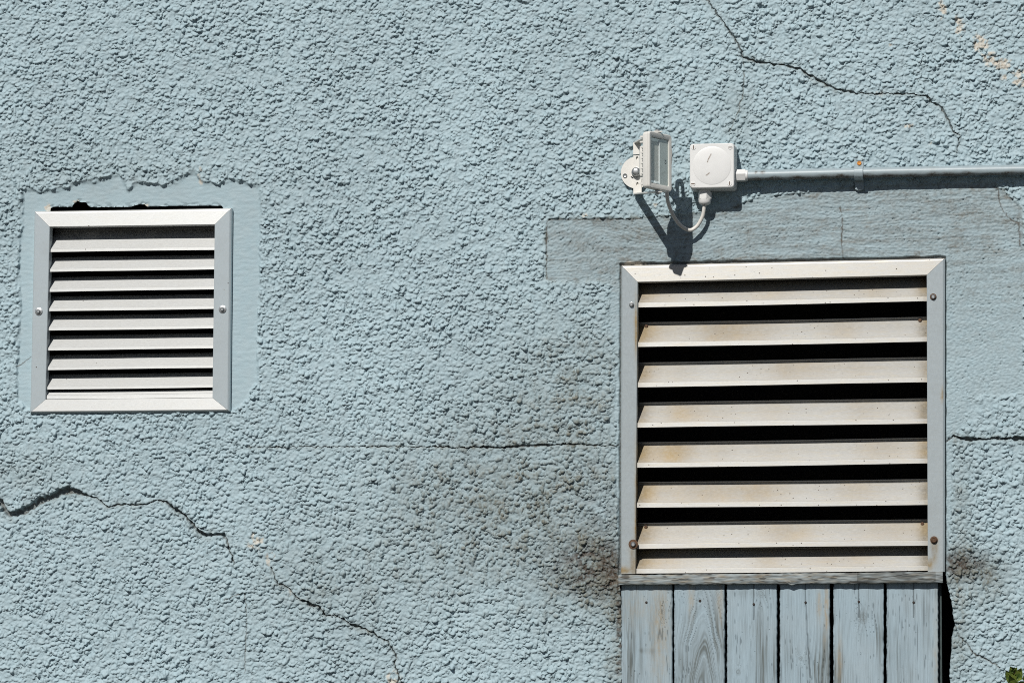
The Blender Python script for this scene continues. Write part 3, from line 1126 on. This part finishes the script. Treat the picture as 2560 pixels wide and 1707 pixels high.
xl = lambda y: 1594.3 + (1588.8 - 1594.3) * (y - 705.7) / 728.0 - 1.0
xr = lambda y: 2316.9 + (2319.6 - 2316.9) * (y - 688) / 740.0 + 1.0
for i, (a, c) in enumerate(zip(yl, yr)):
    pp = PR if i else PR[:6] + [(-70, -58), (-110, -60), (-110, -63), (-70, -61)] + PR[15:]
    slat('slat', (xl(a), a), (xr(c), c), pp, old, v2, nseg=120, rust=endrust(i + 5), bow=.9, seed=i + 40)
hexscrew('screw', 1579, 761.5, 10.2, 5.0, M['steel'], v2, washer=1.3)
hexscrew('screw', 2333, 742, 10.2, 5.5, M['steel'], v2, M['ruststeel'], washer=1.5)
hexscrew('screw', 1583.3, 1359.6, 10.2, 6.0, M['steel'], v2, M['ruststeel'], washer=2.0)['label'] = 'rust-ringed screw at lower left'
hexscrew('screw', 2335, 1349, 10.2, 7.0, M['ruststeel'], v2, M['ruststeel'], washer=1.35)['label'] = 'rusted brown screw at lower right'
for q in ((1616, 816), (2300, 801), (1615, 1317), (2306, 1309)):
    X, Z = U(q[0], q[1], -43)
    m = MB()
    m.loft([circle((X, -50, Z), EX, EZ, 4.6, 10), circle((X, -40, Z), EX, EZ, 4.6, 10), circle((X, -38, Z), EX, EZ, 3.0, 10)])
    m.build('rivet', M['ruststeel'], v2)

# ------------------------------------------------------------------ boarded panel
bx, bz = U(1950, 1600, 0)
ZB = GZ + 60                                   # lower end of the boards, just above the ground
panel = thing('board_panel', P(bx, 0, ZB), 'panel of six pale blue worn vertical boards under a grey timber ledge', 'boards')
DB = 2.0
EDG = [(1553.5, 1680.5), (1685.5, 1811.0), (1817.5, 1942.0), (1949.5, 2074.0), (2083.5, 2209.0), (2216.5, 2345.0)]
KN = {0: [(1653, 1530, 11)], 1: [(1749, 1500, 6)], 2: [(1903, 1482, 12), (1845, 1678, 7)], 3: [(2001, 1645, 6)], 4: [(2156, 1543, 14)], 5: []}
NAIL = [(1616, 1505), (1750, 1501), (1884.5, 1509.5), (2014, 1505), (2147, 1503), (2284, 1505)]
WEAR = [
    [(1572, 1640, 22, 150, .75), (1640, 1560, 30, 60, .25), (1655, 1530, 12, 40, .5), (1600, 1625, 60, 8, .35)],
    [(1745, 1690, 60, 120, .95), (1790, 1600, 26, 160, .6), (1735, 1600, 30, 60, .45)],
    [(1905, 1650, 14, 110, .85), (1860, 1480, 40, 14, .2), (1935, 1660, 10, 70, .4)],
    [(2045, 1680, 14, 70, .8), (2066, 1640, 16, 70, .75), (1975, 1640, 12, 60, .3), (2060, 1700, 40, 60, .6)],
    [(2096, 1690, 14, 60, .9), (2160, 1540, 24, 18, .35), (2195, 1600, 14, 60, .45)],
    [(2315, 1530, 12, 60, .5), (2250, 1640, 30, 90, .25), (2330, 1480, 22, 24, .35)],
]
OCH = [[(1650, 1560, 26, 150, .5), (1600, 1520, 60, 50, .25)], [(1800, 1500, 8, 60, .5), (1728, 1490, 8, 50, .5)], [], [(2066, 1520, 5, 60, .85), (2048, 1510, 6, 40, .55), (2062, 1590, 5, 30, .4)], [(2098, 1650, 7, 60, .5)], [(2341, 1660, 8, 160, .3)]]
for i, (ea, eb) in enumerate(EDG):
    rg = np.random.RandomState(50 + i)
    XL, ZT = U(ea, 1456, DB)
    XR = U(eb, 1456, DB)[0]
    XL2, XR2 = U(ea, 1707, DB)[0], U(eb, 1707, DB)[0]
    zs = np.concatenate([np.arange(ZT, ZT - 290, -2.2), np.arange(ZT - 300, ZB, -40), [ZB]])
    zb = U(ea, 1707, DB)[1]
    na = max(10, int((XR - XL) / 2.0))
    T, Zz = np.meshgrid(np.linspace(0, 1, na + 1), zs)
    k = np.clip((ZT - Zz) / (ZT - zb), 0, 1.3)
    el = XL + (XL2 - XL) * k + 1.2 * perlin(Zz / 14, Zz * 0 + i, 91) * (T < .02)
    er = XR + (XR2 - XR) * k + 1.2 * perlin(Zz / 14, Zz * 0 + i + .5, 92) * (T > .98)
    X = el + (er - el) * T
    # photo coordinates of the board surface, for its surveyed marks
    dn = X * CF[0] + Zz * CF[1] + (F - DB) * CF[2]
    bpx = 1280 + F * (X * CR[0] + Zz * CR[1] + (F - DB) * CR[2]) / dn
    bpy_ = 853.5 - F * (X * CU[0] + Zz * CU[1] + (F - DB) * CU[2]) / dn
    u = X + 5 * perlin(X / 50, Zz / 160, 93 + i)
    if i == 1:                                # cathedral grain in the second board
        u = np.hypot((X - (XL + XR) / 2 - 8) * .9, np.maximum(0, (Zz - (zb - 90))) * .14) * 1.7 + 7 * perlin(X / 26, Zz / 70, 94)
    knot = np.zeros(X.shape)
    for (kx, ky, kr) in KN[i]:
        rr = np.hypot(bpx - kx, (bpy_ - ky) * .85) + 1.2 * perlin(X / 6, Zz / 6, 104)
        u = u + np.sign(X - U(kx, ky, DB)[0]) * 9 * np.exp(-(rr / (kr * 2.0)) ** 2)
        knot = np.maximum(knot, (.55 + .45 * np.cos(rr * 1.6)) * np.exp(-(rr / kr) ** 4))
    gr = .8 * perlin(u / 5.5, Zz / 300, 95 + i) + .7 * perlin(u / 2.7, Zz / 170, 96 + i) + .4 * perlin(u / 1.7, Zz / 60, 106 + i)
    ridge = np.abs(perlin(u / 11, Zz / 520, 97 + i))
    line = (1 - sstep(.008, .034, ridge)) * .8 * sstep(-.25, .2, perlin(X / 30, Zz / 220, 98 + i))
    # drying split running down from the nail
    nx_, ny_ = NAIL[i]
    if i in (2, 3, 4, 5):
        line = np.maximum(line, (1 - sstep(.8, 1.9, np.abs(bpx - nx_ - (bpy_ - ny_) * (.06 if i == 3 else -.01) * (bpy_ > ny_) - 1.2 * perlin(bpy_ / 20, bpy_ * 0, 99)))) * (bpy_ < ny_ + (190 if i == 3 else 40)))
    speck = sstep(.70, .80, perlin(X / 4.0, Zz / 6.0, 100 + i)) * sstep(.0, .4, perlin(X / 40, Zz / 60, 101 + i))
    line = np.maximum(line, .85 * speck)
    line = np.maximum(line, .6 * np.exp(-((bpx - ea) / 2.5) ** 2) * sstep(-.1, .4, perlin(Zz / 8, Zz * 0, 7)))
    wear = np.zeros(X.shape)
    for (x, y, rx, ry, s_) in WEAR[i]:
        wear = np.maximum(wear, s_ * np.exp(-((bpx - x) / rx) ** 2 - ((bpy_ - y) / ry) ** 2))
    bl = perlin(X / 26, Zz / 110, 102 + i)
    wear = np.clip((.7 if i == 1 else 1) * wear * (.75 + .9 * gr) + .20 * np.clip(gr, 0, 1) + .22 * sstep(.0, .5, bl) * np.clip(.6 + gr, 0, 1), 0, .92)
    wear = np.maximum(wear, .7 * knot)
    wear = np.maximum(wear, .5 * np.exp(-np.minimum(T, 1 - T) * (XR - XL) / 5.0) * np.clip(.4 + perlin(X / 30, Zz / 50, 107), 0, 1))
    och = np.zeros(X.shape)
    for (x, y, rx, ry, s_) in OCH[i]:
        och = np.maximum(och, s_ * np.exp(-((bpx - x) / rx) ** 2 - ((bpy_ - y) / ry) ** 2))
    och = np.clip(och * (1 + .8 * perlin(X / 6, Zz / 25, 103)), 0, 1)
    off = rg.uniform(-1, 1)
    Dd = DB + off + .35 * gr - 1.0 * line - 1.6 * ((T < .012) | (T > .988))
    verts = [P(X.flat[q], Dd.flat[q], Zz.flat[q]) for q in range(X.size)]
    nr, nc = X.shape
    faces = [[r * nc + c, (r + 1) * nc + c, (r + 1) * nc + c + 1, r * nc + c + 1] for r in range(nr - 1) for c in range(nc - 1)]
    # sides, ends and back
    i0 = len(verts)
    rim = [r * nc for r in range(nr)] + [(nr - 1) * nc + c for c in range(1, nc)] + [r * nc + nc - 1 for r in range(nr - 2, -1, -1)] + [c for c in range(nc - 2, 0, -1)]
    for q in rim:
        verts.append(P(X.flat[q], DB - 20, Zz.flat[q]))
    for q in range(len(rim)):
        q2 = (q + 1) % len(rim)
        faces.append([rim[q], i0 + q, i0 + q2, rim[q2]])
    faces.append([i0 + q for q in range(len(rim))][::-1])
    z_ = np.zeros(len(rim))
    o = mesh_obj('board', verts, faces, M['board'], panel, None, {'wear': np.concatenate([wear.ravel(), z_]), 'line': np.concatenate([line.ravel(), z_]), 'ochre': np.concatenate([och.ravel(), z_])})
    o['_b'] = panel['_b']
    if i == 1:
        o['label'] = 'most worn grey board with arched grain'
    NXp, NZp = U(nx_, ny_, DB)
    m = MB()
    m.loft([circle((NXp, DB + off + q, NZp), EX, EZ, rr_, 10) for q, rr_ in ((-6, 3.2), (1.0, 3.2), (1.6, 2.4), (1.7, .5))])
    m.build('nail', M['nail'], o)
# dark batten behind the right edge
m = MB()
a, z_a = U(2330, 1440, -24)
c_, _ = U(2353.5, 1440, -24)
m.loft([[(a, -20, ZB), (c_, -20, ZB), (c_, -60, ZB), (a, -60, ZB)], [(a, -20, z_a), (c_, -20, z_a), (c_, -60, z_a), (a, -60, z_a)]])
m.build('batten', M['shutter_back'], panel)
# ledge
DL = 21.0
XL, ZL0 = U(1546, 1436.5, DL)
XR, ZR0 = U(2356.5, 1428.5, DL)
_, ZL1 = U(1546, 1460.5, DL)
_, ZR1 = U(2356.5, 1455.5, DL)
na, nb = 405, 13
T, V = np.meshgrid(np.linspace(0, 1, na), np.linspace(0, 1, nb))
X = XL + (XR - XL) * T
zt = ZL0 + (ZR0 - ZL0) * T + .8 * perlin(T * 60, T * 0, 110)
zb_ = ZL1 + (ZR1 - ZL1) * T + 1.4 * perlin(T * 45, T * 0, 111) - 4.0 * np.exp(-((T - .54) / .012) ** 2)
Zz = zt + (zb_ - zt) * V
gr = perlin(X / 44, Zz / 5.5, 112) + .6 * perlin(X / 19, Zz / 4.2, 113)
line = sstep(.30, .62, gr + .15 * perlin(X / 120, Zz / 30, 114))
wear = np.clip(.40 + .45 * gr + .35 * perlin(X / 60, Zz / 8, 115) + .6 * sstep(.55, .95, T) * perlin(X / 40, Zz / 6, 116) + .45 * (np.abs(T - .86) < .12), 0, 1)
och = np.clip(.10 + .6 * perlin(X / 32, Zz / 5.2, 117), 0, .8) * (1 - .6 * sstep(.6, .8, T))
Dd = DL + 1.1 * gr - 1.2 * line - 2.2 * (np.abs(V - .5) * 2) ** 4
verts = [P(X.flat[q], Dd.flat[q], Zz.flat[q]) for q in range(X.size)]
faces = [[r * na + c, (r + 1) * na + c, (r + 1) * na + c + 1, r * na + c + 1] for r in range(nb - 1) for c in range(na - 1)]
i0 = len(verts)
rim = [r * na for r in range(nb)] + [(nb - 1) * na + c for c in range(1, na)] + [r * na + na - 1 for r in range(nb - 2, -1, -1)] + [c for c in range(na - 2, 0, -1)]
for q in rim:
    verts.append(P(X.flat[q], -40, Zz.flat[q]))
for q in range(len(rim)):
    q2 = (q + 1) % len(rim)
    faces.append([rim[q], i0 + q, i0 + q2, rim[q2]])
z_ = np.zeros(len(rim)) + .4
mesh_obj('ledge', verts, faces, M['ledge'], panel, None, {'wear': np.concatenate([wear.ravel(), z_]), 'line': np.concatenate([line.ravel(), z_ * 0]), 'ochre': np.concatenate([och.ravel(), z_])})['label'] = 'weathered grey timber ledge'

# ------------------------------------------------------------------ junction box
DJ = 61.0
a = U(1724.0, 359.8, DJ)
c_ = U(1835.8, 469.0, DJ)
jx, jz = (a[0] + c_[0]) / 2, (a[1] + c_[1]) / 2
jw, jh = c_[0] - a[0], a[1] - c_[1]
jb = thing('junction_box', P(jx, 0, jz), 'square white plastic junction box with a domed round lid beside the floodlight', 'junction box')
m = MB()
m.loft([rrect((jx, dd, jz), EX, EZ, jw + e, jh + e, 9) for dd, e in ((-4, 3), (20, 2.5), (36, 2))], cap0=True)
auto_smooth(m.build('box_base', M['pvc'], jb))
m = MB()
m.loft([rrect((jx, dd, jz), EX, EZ, jw + e, jh + e, max(3, 9 + e / 2)) for dd, e in ((35.2, -3), (37, -3), (37.2, 1.5), (57, 0), (59.8, -1.6), (61, -5))])
lid = auto_smooth(m.build('lid', M['pvc'], jb))
lid['_b'] = jb['_b']
dx_, dz_ = U(1500 + 1045 / 3.734, 280 + 502 / 3.734, DJ)
m = MB()
loops = []
for k in range(30):
    q = k / 29
    r = 49.5 * (1 - q) + .2
    hgt = 60.6 + (0 if k == 0 else 3.0 * (1 - (r / 52) ** 3.0) + .2)
    loops.append(circle((dx_, hgt, dz_), EX, EZ, r, 72))
m.loft(loops, cap0=False)
segs = [((1777.5, 386), (1771, 398)), ((1771, 398), (1768.5, 405)), ((1773.5, 432.5), (1766, 438.5))]


def seg_rust(v):
    b_ = 0
    for p, q in segs:
        P0, P1 = U(*p, DJ + 3), U(*q, DJ + 3)
        ux, uz = P1[0] - P0[0], P1[1] - P0[1]
        t = max(0, min(1, ((v[0] - P0[0]) * ux + (v[2] - P0[1]) * uz) / (ux * ux + uz * uz)))
        d = math.hypot(v[0] - P0[0] - t * ux, v[2] - P0[1] - t * uz)
        b_ = max(b_, math.exp(-(d / 1.3) ** 2))
    return b_ * .9


auto_smooth(m.build('lid_dome', M['pvc'], lid, attrs={'rust': [seg_rust(v) for v in m.v]}), 25)
for (px, py, vert) in ((1734, 369, 1), (1825.5, 368.5, 0), (1732.5, 460, 0), (1824, 459.5, 1)):
    X, Z = U(px, py, DJ)
    m = MB()
    m.loft([circle((X, dd, Z), EX, EZ, r, 16) for dd, r in ((60, 6.2), (61.4, 6.2), (61.9, 5.6))])
    s_ = auto_smooth(m.build('lid_screw', M['pvc'], lid))
    s_['_b'] = jb['_b']
for (px, py, vert) in ((1734, 368.5, 1), (1825.5, 368.5, 0), (1732.5, 460, 0), (1824, 458.5, 1)):
    X, Z = U(px, py, DJ)
    m = MB()
    m.box((X, 62, Z), EX, EZ, ED, 1.9 if vert else 9, 9 if vert else 1.9, .5)
    m.build('screw_slot', M['ruststeel'], lid)
# lower gland
gx, gz = U(1762, 474, 30)
gb = U(1761, 513, 30)[1]
m = MB()
m.loft([circle((gx, 30, z), EX, ED, r, 20) for z, r in ((gz + 8, 15.5), (gz - 8, 15.0), (gz - 8.2, 13))])
gl = auto_smooth(m.build('cable_gland', M['pvc'], jb))
gl['_b'] = jb['_b']
m = MB()
z0_ = gz - 7
m.loft([circle((gx, 30, z), EX, ED, r, 6, math.radians(10)) for z, r in ((z0_, 15), (z0_ - 1.5, 17.6), (z0_ - 17, 17.6), (z0_ - 18.5, 16))])
m.build('gland_nut', M['pvc'], gl)
m = MB()
m.loft([circle((gx, 30, z), EX, ED, r, 24) for z, r in ((z0_ - 17.5, 16.2), (z0_ - 25, 15.8), (gb + 3, 13.5), (gb, 9), (gb + 1, 5))])
auto_smooth(m.build('gland_cap', M['pvc'], gl))
# right gland
rx0, rz0 = U(1838, 439.5, 30)
rx1 = U(1864.5, 439, 30)[0]
m = MB()
m.loft([circle((x, 30, rz0), ED, EZ, r, 6, math.radians(8)) for x, r in ((rx0 - 6, 16.2), (rx1 - 1.2, 16.2), (rx1, 15))])
g2 = m.build('conduit_gland', M['pvc'], jb)
g2['_b'] = jb['_b']
m = MB()
m.loft([circle((x, 30, rz0), ED, EZ, r, 20) for x, r in ((rx1 - 1, 14), (rx1 + 5, 13.6), (rx1 + 6, 12.5))])
auto_smooth(m.build('gland_collar', M['pvc'], g2))

# ------------------------------------------------------------------ conduit pipe and clip
p0 = U(1866, 439.2, 28)
p1 = U(2600, 424.0, 24)
p2 = (p1[0] + 900, p1[1] + 14)
m = MB()
loops = []
NP = 260
for k in range(NP + 1):
    t = k / NP
    if t < .8:
        s_ = t / .8
        c = (p0[0] + (p1[0] - p0[0]) * s_, 28 - 4 * s_, p0[1] + (p1[1] - p0[1]) * s_ + .8 * math.sin(s_ * 3.1))
    else:
        s_ = (t - .8) / .2
        c = (p1[0] + (p2[0] - p1[0]) * s_, 24, p1[1] + (p2[1] - p1[1]) * s_)
    loops.append(circle(c, ED, EZ, 13.6 - .9 * min(1, t / .8), 28))
m.loft(loops)
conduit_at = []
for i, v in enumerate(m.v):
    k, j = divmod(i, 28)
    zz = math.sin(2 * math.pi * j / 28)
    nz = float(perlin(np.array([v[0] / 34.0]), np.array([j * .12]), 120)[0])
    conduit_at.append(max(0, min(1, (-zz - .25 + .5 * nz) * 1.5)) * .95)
for (px, py, r) in ((1906.5, 431, 5), (1890, 431, 3)):
    X, Z = U(px, py, 40)
    for i, v in enumerate(m.v):
        if v[1] > 28:
            conduit_at[i] = max(conduit_at[i], math.exp(-((v[0] - X) / r) ** 2 - ((v[2] - Z) / 4) ** 2))
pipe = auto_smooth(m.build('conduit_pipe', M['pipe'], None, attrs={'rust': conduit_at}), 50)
pipe['label'] = 'pale blue painted conduit pipe running right from the junction box'
pipe['category'] = 'conduit'
kx, kz = U(2147, 433.0, 28)
clip = thing('pipe_clip', P(kx, 0, kz), 'blue painted saddle clip holding the conduit pipe, with an orange rusted screw', 'pipe clip')
rc_ = 14.4
prof = [(4.0, 33), (4.0, 17)] + [(28 + rc_ * math.cos(math.radians(q)), rc_ * math.sin(math.radians(q))) for q in range(78, -79, -13)] + [(4.0, -17), (4.0, -38)]
outer = [(d + (2 if abs(z) > 15.5 else 0), z) for d, z in prof]
rows = []
for x in (-11.2, -10.4, 10.4, 11.2):
    e = .6 if abs(x) > 11 else 1.8
    rows.append([(kx + x, d + (e if abs(z) > 15.5 or d < 10 else e * (d - 28) / rc_), kz + z + (0 if abs(z) > 15.5 or d < 10 else e * z / rc_)) for d, z in prof])
m = MB()
m.rows(rows)
m.build('saddle', M['pipe'], clip)
for zz, mt in ((28.0, M['orange']), (-33.0, M['pipe'])):
    m = MB()
    m.loft([circle((kx, dd, kz + zz), EX, EZ, r, 14) for dd, r in ((2, 5.6), (7.5, 5.6), (8.8, 4.2), (7.6, 2.0))])
    s_ = auto_smooth(m.build('screw', mt, clip))
    s_['label'] = 'orange rusted screw head' if zz > 0 else 'painted screw head below the pipe'
m = MB()
m.loft([rrect((kx, dd, kz - 30), EX, EZ, 21 - e, 22 - e, 8) for dd, e in ((-2, 0), (5.6, 0), (6.6, 2))])
auto_smooth(m.build('lower_lug', M['pipe'], clip))

# ------------------------------------------------------------------ floodlight
PL = U(1623.2, 397.0, 242)
PR_ = U(1679.8, 410.5, 155)
fz = (PL[1] + PR_[1]) / 2
fc = np.array([(PL[0] + PR_[0]) / 2, (242 + 155) / 2, fz])
e1 = np.array([PR_[0] - PL[0], 155 - 242, 0.0])
fw = float(np.linalg.norm(e1))
e1 /= fw
fn = np.array([-e1[1], e1[0], 0.0])            # face normal: right and out of the wall
fh = 141.0
fl_base = U(1592, 431, 0)
fl = thing('floodlight', P(fl_base[0], 0, fl_base[1]), 'small white floodlight turned right on a wall bracket above the large vent', 'floodlight')
LP = lambda a, b_, c: tuple(fc + e1 * a + EZ * b_ + fn * c)
Lr = lambda c, w, h, r, a=0, b_=0: rrect(LP(a, b_, c), e1, EZ, w, h, r)
m = MB()
m.loft([Lr(-24, fw - 14, fh - 14, 6), Lr(-21, fw - 3, fh - 3, 8), Lr(-18, fw, fh, 8), Lr(-6.4, fw, fh, 8)])
hs = auto_smooth(m.build('housing', M['white'], fl))
hs['_b'] = fl['_b']
ia, ib = (10 - 12.6) / 2, -.5
iw, ih = fw - 22.6, fh - 25
m = MB()
m.loft([Lr(-6, fw - 1, fh - 1, 8), Lr(-5.6, fw + 1, fh + 1, 8.5), Lr(-2, fw + 1, fh + 1, 8.5), Lr(0, fw - 3, fh - 3, 7), Lr(0, iw + 3, ih + 3, 4, ia, ib), Lr(-1.0, iw, ih, 3, ia, ib), Lr(-3.4, iw, ih, 3, ia, ib)], cap0=False, cap1=False)
auto_smooth(m.build('bezel', M['white'], fl))
m = MB()
gq = Lr(-1.8, iw - .2, ih - .2, 3, ia, ib)
m.v.extend(gq)
m.f.append(list(range(len(gq))))
m.uv.append([(0, 0)] * len(gq))
m.build('glass', M['glass'], fl, recalc=False)
# reflector and rim plate
aL, aR = ia - iw / 2, ia + iw / 2
bT, bB = ib + ih / 2, ib - ih / 2
am = 1.0
m = MB()
rq = lambda c, a0, a1, b0, b1: [LP(a0, b0, c), LP(a1, b0, c), LP(a1, b1, c), LP(a0, b1, c)]
m.loft([rq(-3.2, aL, am, bB + 2, bT - 2), rq(-18, -32, -3, -25, 25)], cap0=False)
refl = m.build('reflector', M['refl'], fl)
refl['_b'] = fl['_b']
m = MB()
m.box(LP((am + aR) / 2, ib, -4.2), e1, EZ, fn, aR - am, ih - 1, 1.6)
rp = m.build('rim_plate', M['panelgrey'], fl)
rp['_b'] = fl['_b']
m = MB()
loops = []
for k in range(8):
    q = k / 7 * math.pi / 2
    loops.append(circle(LP(-17.5, 0, -17.9 + 5 * math.sin(q)), e1, EZ, 17 * math.cos(q) + .05, 24))
m.loft(loops, cap0=False)
auto_smooth(m.build('led', M['led'], refl))
# the CE mark printed on the rim plate, standing on its side
tc = bpy.data.curves.new('mark', 'FONT')
tc.body = 'CE'
tc.size = 9.0
tc.extrude = .15
tc.align_x = 'CENTER'
tc.align_y = 'CENTER'
to = bpy.data.objects.new('tmp', tc)
COL.objects.link(to)
me = bpy.data.meshes.new_from_object(to.evaluated_get(bpy.context.evaluated_depsgraph_get()))
bpy.data.objects.remove(to, do_unlink=True)
vv = [P(*LP(26 - v.co.y, 2 + v.co.x, -3.2 + v.co.z)) for v in me.vertices]
ff = [list(p.vertices) for p in me.polygons]
bpy.data.meshes.remove(me)
mesh_obj('certification_mark', vv, ff, M['ink'], rp)
for k in range(10):
    bb = -58.5 + 13 * k
    m = MB()
    m.loft([[LP(a, bb + h, c) for a, h in ((-47, -2), (47, -2), (47, 2), (-47, 2))] for c in (-20, -29)] + [[LP(a, bb + h, -32) for a, h in ((-45, -1.2), (45, -1.2), (45, 1.2), (-45, 1.2))]])
    m.build('cooling_fin', M['white'], hs)
m = MB()
m.loft([Lr(-28, 62, 80, 6), Lr(-42, 60, 78, 6), Lr(-46, 52, 70, 5)])
auto_smooth(m.build('driver_case', M['white'], fl))
# yoke bracket: base strap on the wall and two arms
ang = math.atan2(54, 151)
ea_ = np.array([math.cos(ang), -math.sin(ang), 0])   # across the strap
bt = U(1594, 358.5, 12)
bb_ = U(1594, 488.5, 12)
cxb = bt[0]
hgt = bt[1] - bb_[1]
zc = (bt[1] + bb_[1]) / 2
oval = lambda x, y, rx, ry, n=14: [(x + rx * math.cos(2 * math.pi * k / n), y + ry * math.sin(2 * math.pi * k / n)) for k in range(n)]
hb = hgt / 2
strap = [(-10.5, -hb + 4), (-7, -hb), (10.5, -hb + 6), (10.5, -26), (2, -22), (2, 10), (10.5, 22), (10.5, 30), (4, 42), (-8, 42), (-10.5, 40)]
strap = [(-10.5, -hb + 4), (-7, -hb), (10.5, -hb + 6), (10.5, 26), (3, 37), (-10.5, 37)]
br = plate2d('strap', [strap, oval(-1, 28, 3.0, 5), oval(0, -38, 3.0, 5)], (cxb, 13, zc), EX, EZ, 3, M['white'], fl)
pt = fc + fn * -10 + e1 * 0 + EZ * (fh / 2 + 4)
pb = fc + fn * -10 + e1 * 0 - EZ * (fh / 2 + 5)
for zb0, pv, sg in ((zc + hb + 1, pt, 1), (zc - hb + 4, pb, -1)):
    q0 = np.array([cxb, 12, zb0])
    for w0, w1 in ((q0, pv),):
        dr = w1 - w0
        L = np.linalg.norm(dr)
        dr = dr / L
        ac = np.cross(dr, EZ)
        ac /= np.linalg.norm(ac)
        up = np.cross(ac, dr)
        m = MB()
        m.box((w0 + w1) / 2 + dr * 5, ac, up, dr, 20, 3, L + 10)
        m.build('yoke_arm', M['white'], fl)
for pv, sg in ((pt, 1), (pb, -1)):
    m = MB()
    m.loft([circle(tuple(pv + EZ * z * sg), EX, ED, r, 14) for z, r in ((-6, 6), (5, 6), (6.5, 4.5))])
    auto_smooth(m.build('pivot_bolt', M['steel'], fl))
# upper back flange of the yoke (the bent piece by the wall)
m = MB()
fz0 = zc + hb - 2
m.box((cxb - 1, 16, fz0 - 12), EX, EZ, ED, 19, 30, 3)
m.build('yoke_flange', M['white'], fl)
# swivel disc on the wall
arc = [(30 * math.cos(math.radians(q)), 30 * math.sin(math.radians(q))) for q in range(215, 262, 6)]
arc2 = [(25 * math.cos(math.radians(q)), 25 * math.sin(math.radians(q))) for q in range(261, 214, -6)]
dcx, dcz = U(1591, 432, 8)
arc = [(.6 * x, .6 * y) for x, y in arc]
arc2 = [(.6 * x, .6 * y) for x, y in arc2]
plate2d('swivel_disc', [oval(0, 0, 39.5, 40.5, 48), arc + arc2], (dcx, 8, dcz), EX, EZ, 4, M['white'], fl)
X, Z = U(1562.5, 439.5, 11)
m = MB()
m.loft([circle((X, dd, Z), EX, EZ, r, 14) for dd, r in ((8, 5.8), (11.5, 5.8), (12.4, 4.6), (11.2, 2.5))])
auto_smooth(m.build('mounting_screw', M['steel'], fl))
X, Z = U(1590.5, 430, 20)
m = MB()
m.loft([circle((X, dd, Z), EX, EZ, r, 20) for dd, r in ((9, 13), (15, 13), (15.5, 11.5), (24, 11.5), (27.5, 9.5), (29, 6), (29.4, 2))])
auto_smooth(m.build('swivel_bolt', M['steel'], fl), 50)

# ------------------------------------------------------------------ cable
pts = []
for (px, py, d) in ((1646, 405, 168), (1650, 372, 130), (1660, 352, 105), (1673, 366, 98), (1676, 395, 97), (1672, 430, 95), (1667.5, 470, 86), (1669, 500, 74), (1679, 530, 60), (1697, 559, 42), (1722, 575.5, 27), (1742, 566, 23), (1756, 542, 26), (1760.5, 518, 29.5), (1761.2, 505, 30)):
    q = U(px, py, d)
    pts.append((q[0], d, q[1]))
m = MB()
tube(m, catmull(pts, 8), 4.75, 14)
cable = auto_smooth(m.build('power_cable', M['cable'], None), 60)
cable['label'] = 'off-white flexible cable looping from the floodlight down to the junction box gland'
cable['category'] = 'cable'

# ------------------------------------------------------------------ weed at the foot of the wall
rg = random.Random(3)
px0 = U(2640, 1700, 60)
wd = thing('weed', P(px0[0], 60, GZ), 'leafy green weed with small pointed leaves growing up beside the wall', 'plant')
ms, ml = MB(), MB()


def leaf(p, dr, L, w):
    p = np.array(p, float)
    dr = np.array(dr, float)
    dr /= np.linalg.norm(dr)
    sd = np.cross(dr, np.array([rg.uniform(-.4, .4), 1, rg.uniform(-.4, .4)]))
    sd /= np.linalg.norm(sd)
    nn = np.cross(sd, dr)
    mid = [p + dr * L * t + nn * L * .25 * t * t for t in (0, .35, .7, 1)]
    ws = (.12, .5, .38, .02)
    ml.rows([[tuple(mid[k] - sd * w * ws[k] + nn * w * .18), tuple(mid[k]), tuple(mid[k] + sd * w * ws[k] + nn * w * .18)] for k in range(4)])


tips = [U(2529, 1676, 48), U(2558, 1690, 60), U(2600, 1665, 55), U(2650, 1640, 80), U(2570, 1745, 66), U(2690, 1700, 60)]
for k, tp in enumerate(tips):
    dt = (48, 60, 55, 80, 66, 60)[k]
    b0 = np.array([px0[0] + rg.uniform(-20, 20), 50, GZ])
    b1 = np.array([px0[0] + (tp[0] - px0[0]) * .35, 70, GZ + (tp[1] - GZ) * .6])
    b2 = np.array([tp[0] + 14, dt + 4, tp[1] - 40])
    pth = catmull([b0, b1, b2, (tp[0] + 3, dt, tp[1] - 8)], 14)
    tube(ms, pth, lambda t: 5 * (1 - t) + 1.2, 6)
    for i in range(6, len(pth)):
        t = i / len(pth)
        near = i > len(pth) - 14
        for q in range(3 if near else 2):
            dr = (rg.uniform(-1, 1), rg.uniform(-.3, .9), rg.uniform(.1, 1.0))
            sc = (1.15 - .55 * t)
            leaf(pth[i] + np.array([rg.uniform(-2, 2), 0, rg.uniform(-2, 2)]), dr, (15 if near else 60) * sc * rg.uniform(.7, 1.2), (8 if near else 30) * sc)
    for q in range(5):
        leaf(pth[-1] + np.array([0, 0, -2.0 * q]), (rg.uniform(-.5, .5), rg.uniform(0, .4), 1), rg.uniform(7, 11), 5)
ms.build('stem', M['stem'], wd)
ml.build('foliage', M['leaf'], wd, recalc=False)

# tidy helper properties
for o in bpy.data.objects:
    if '_b' in o:
        del o['_b']
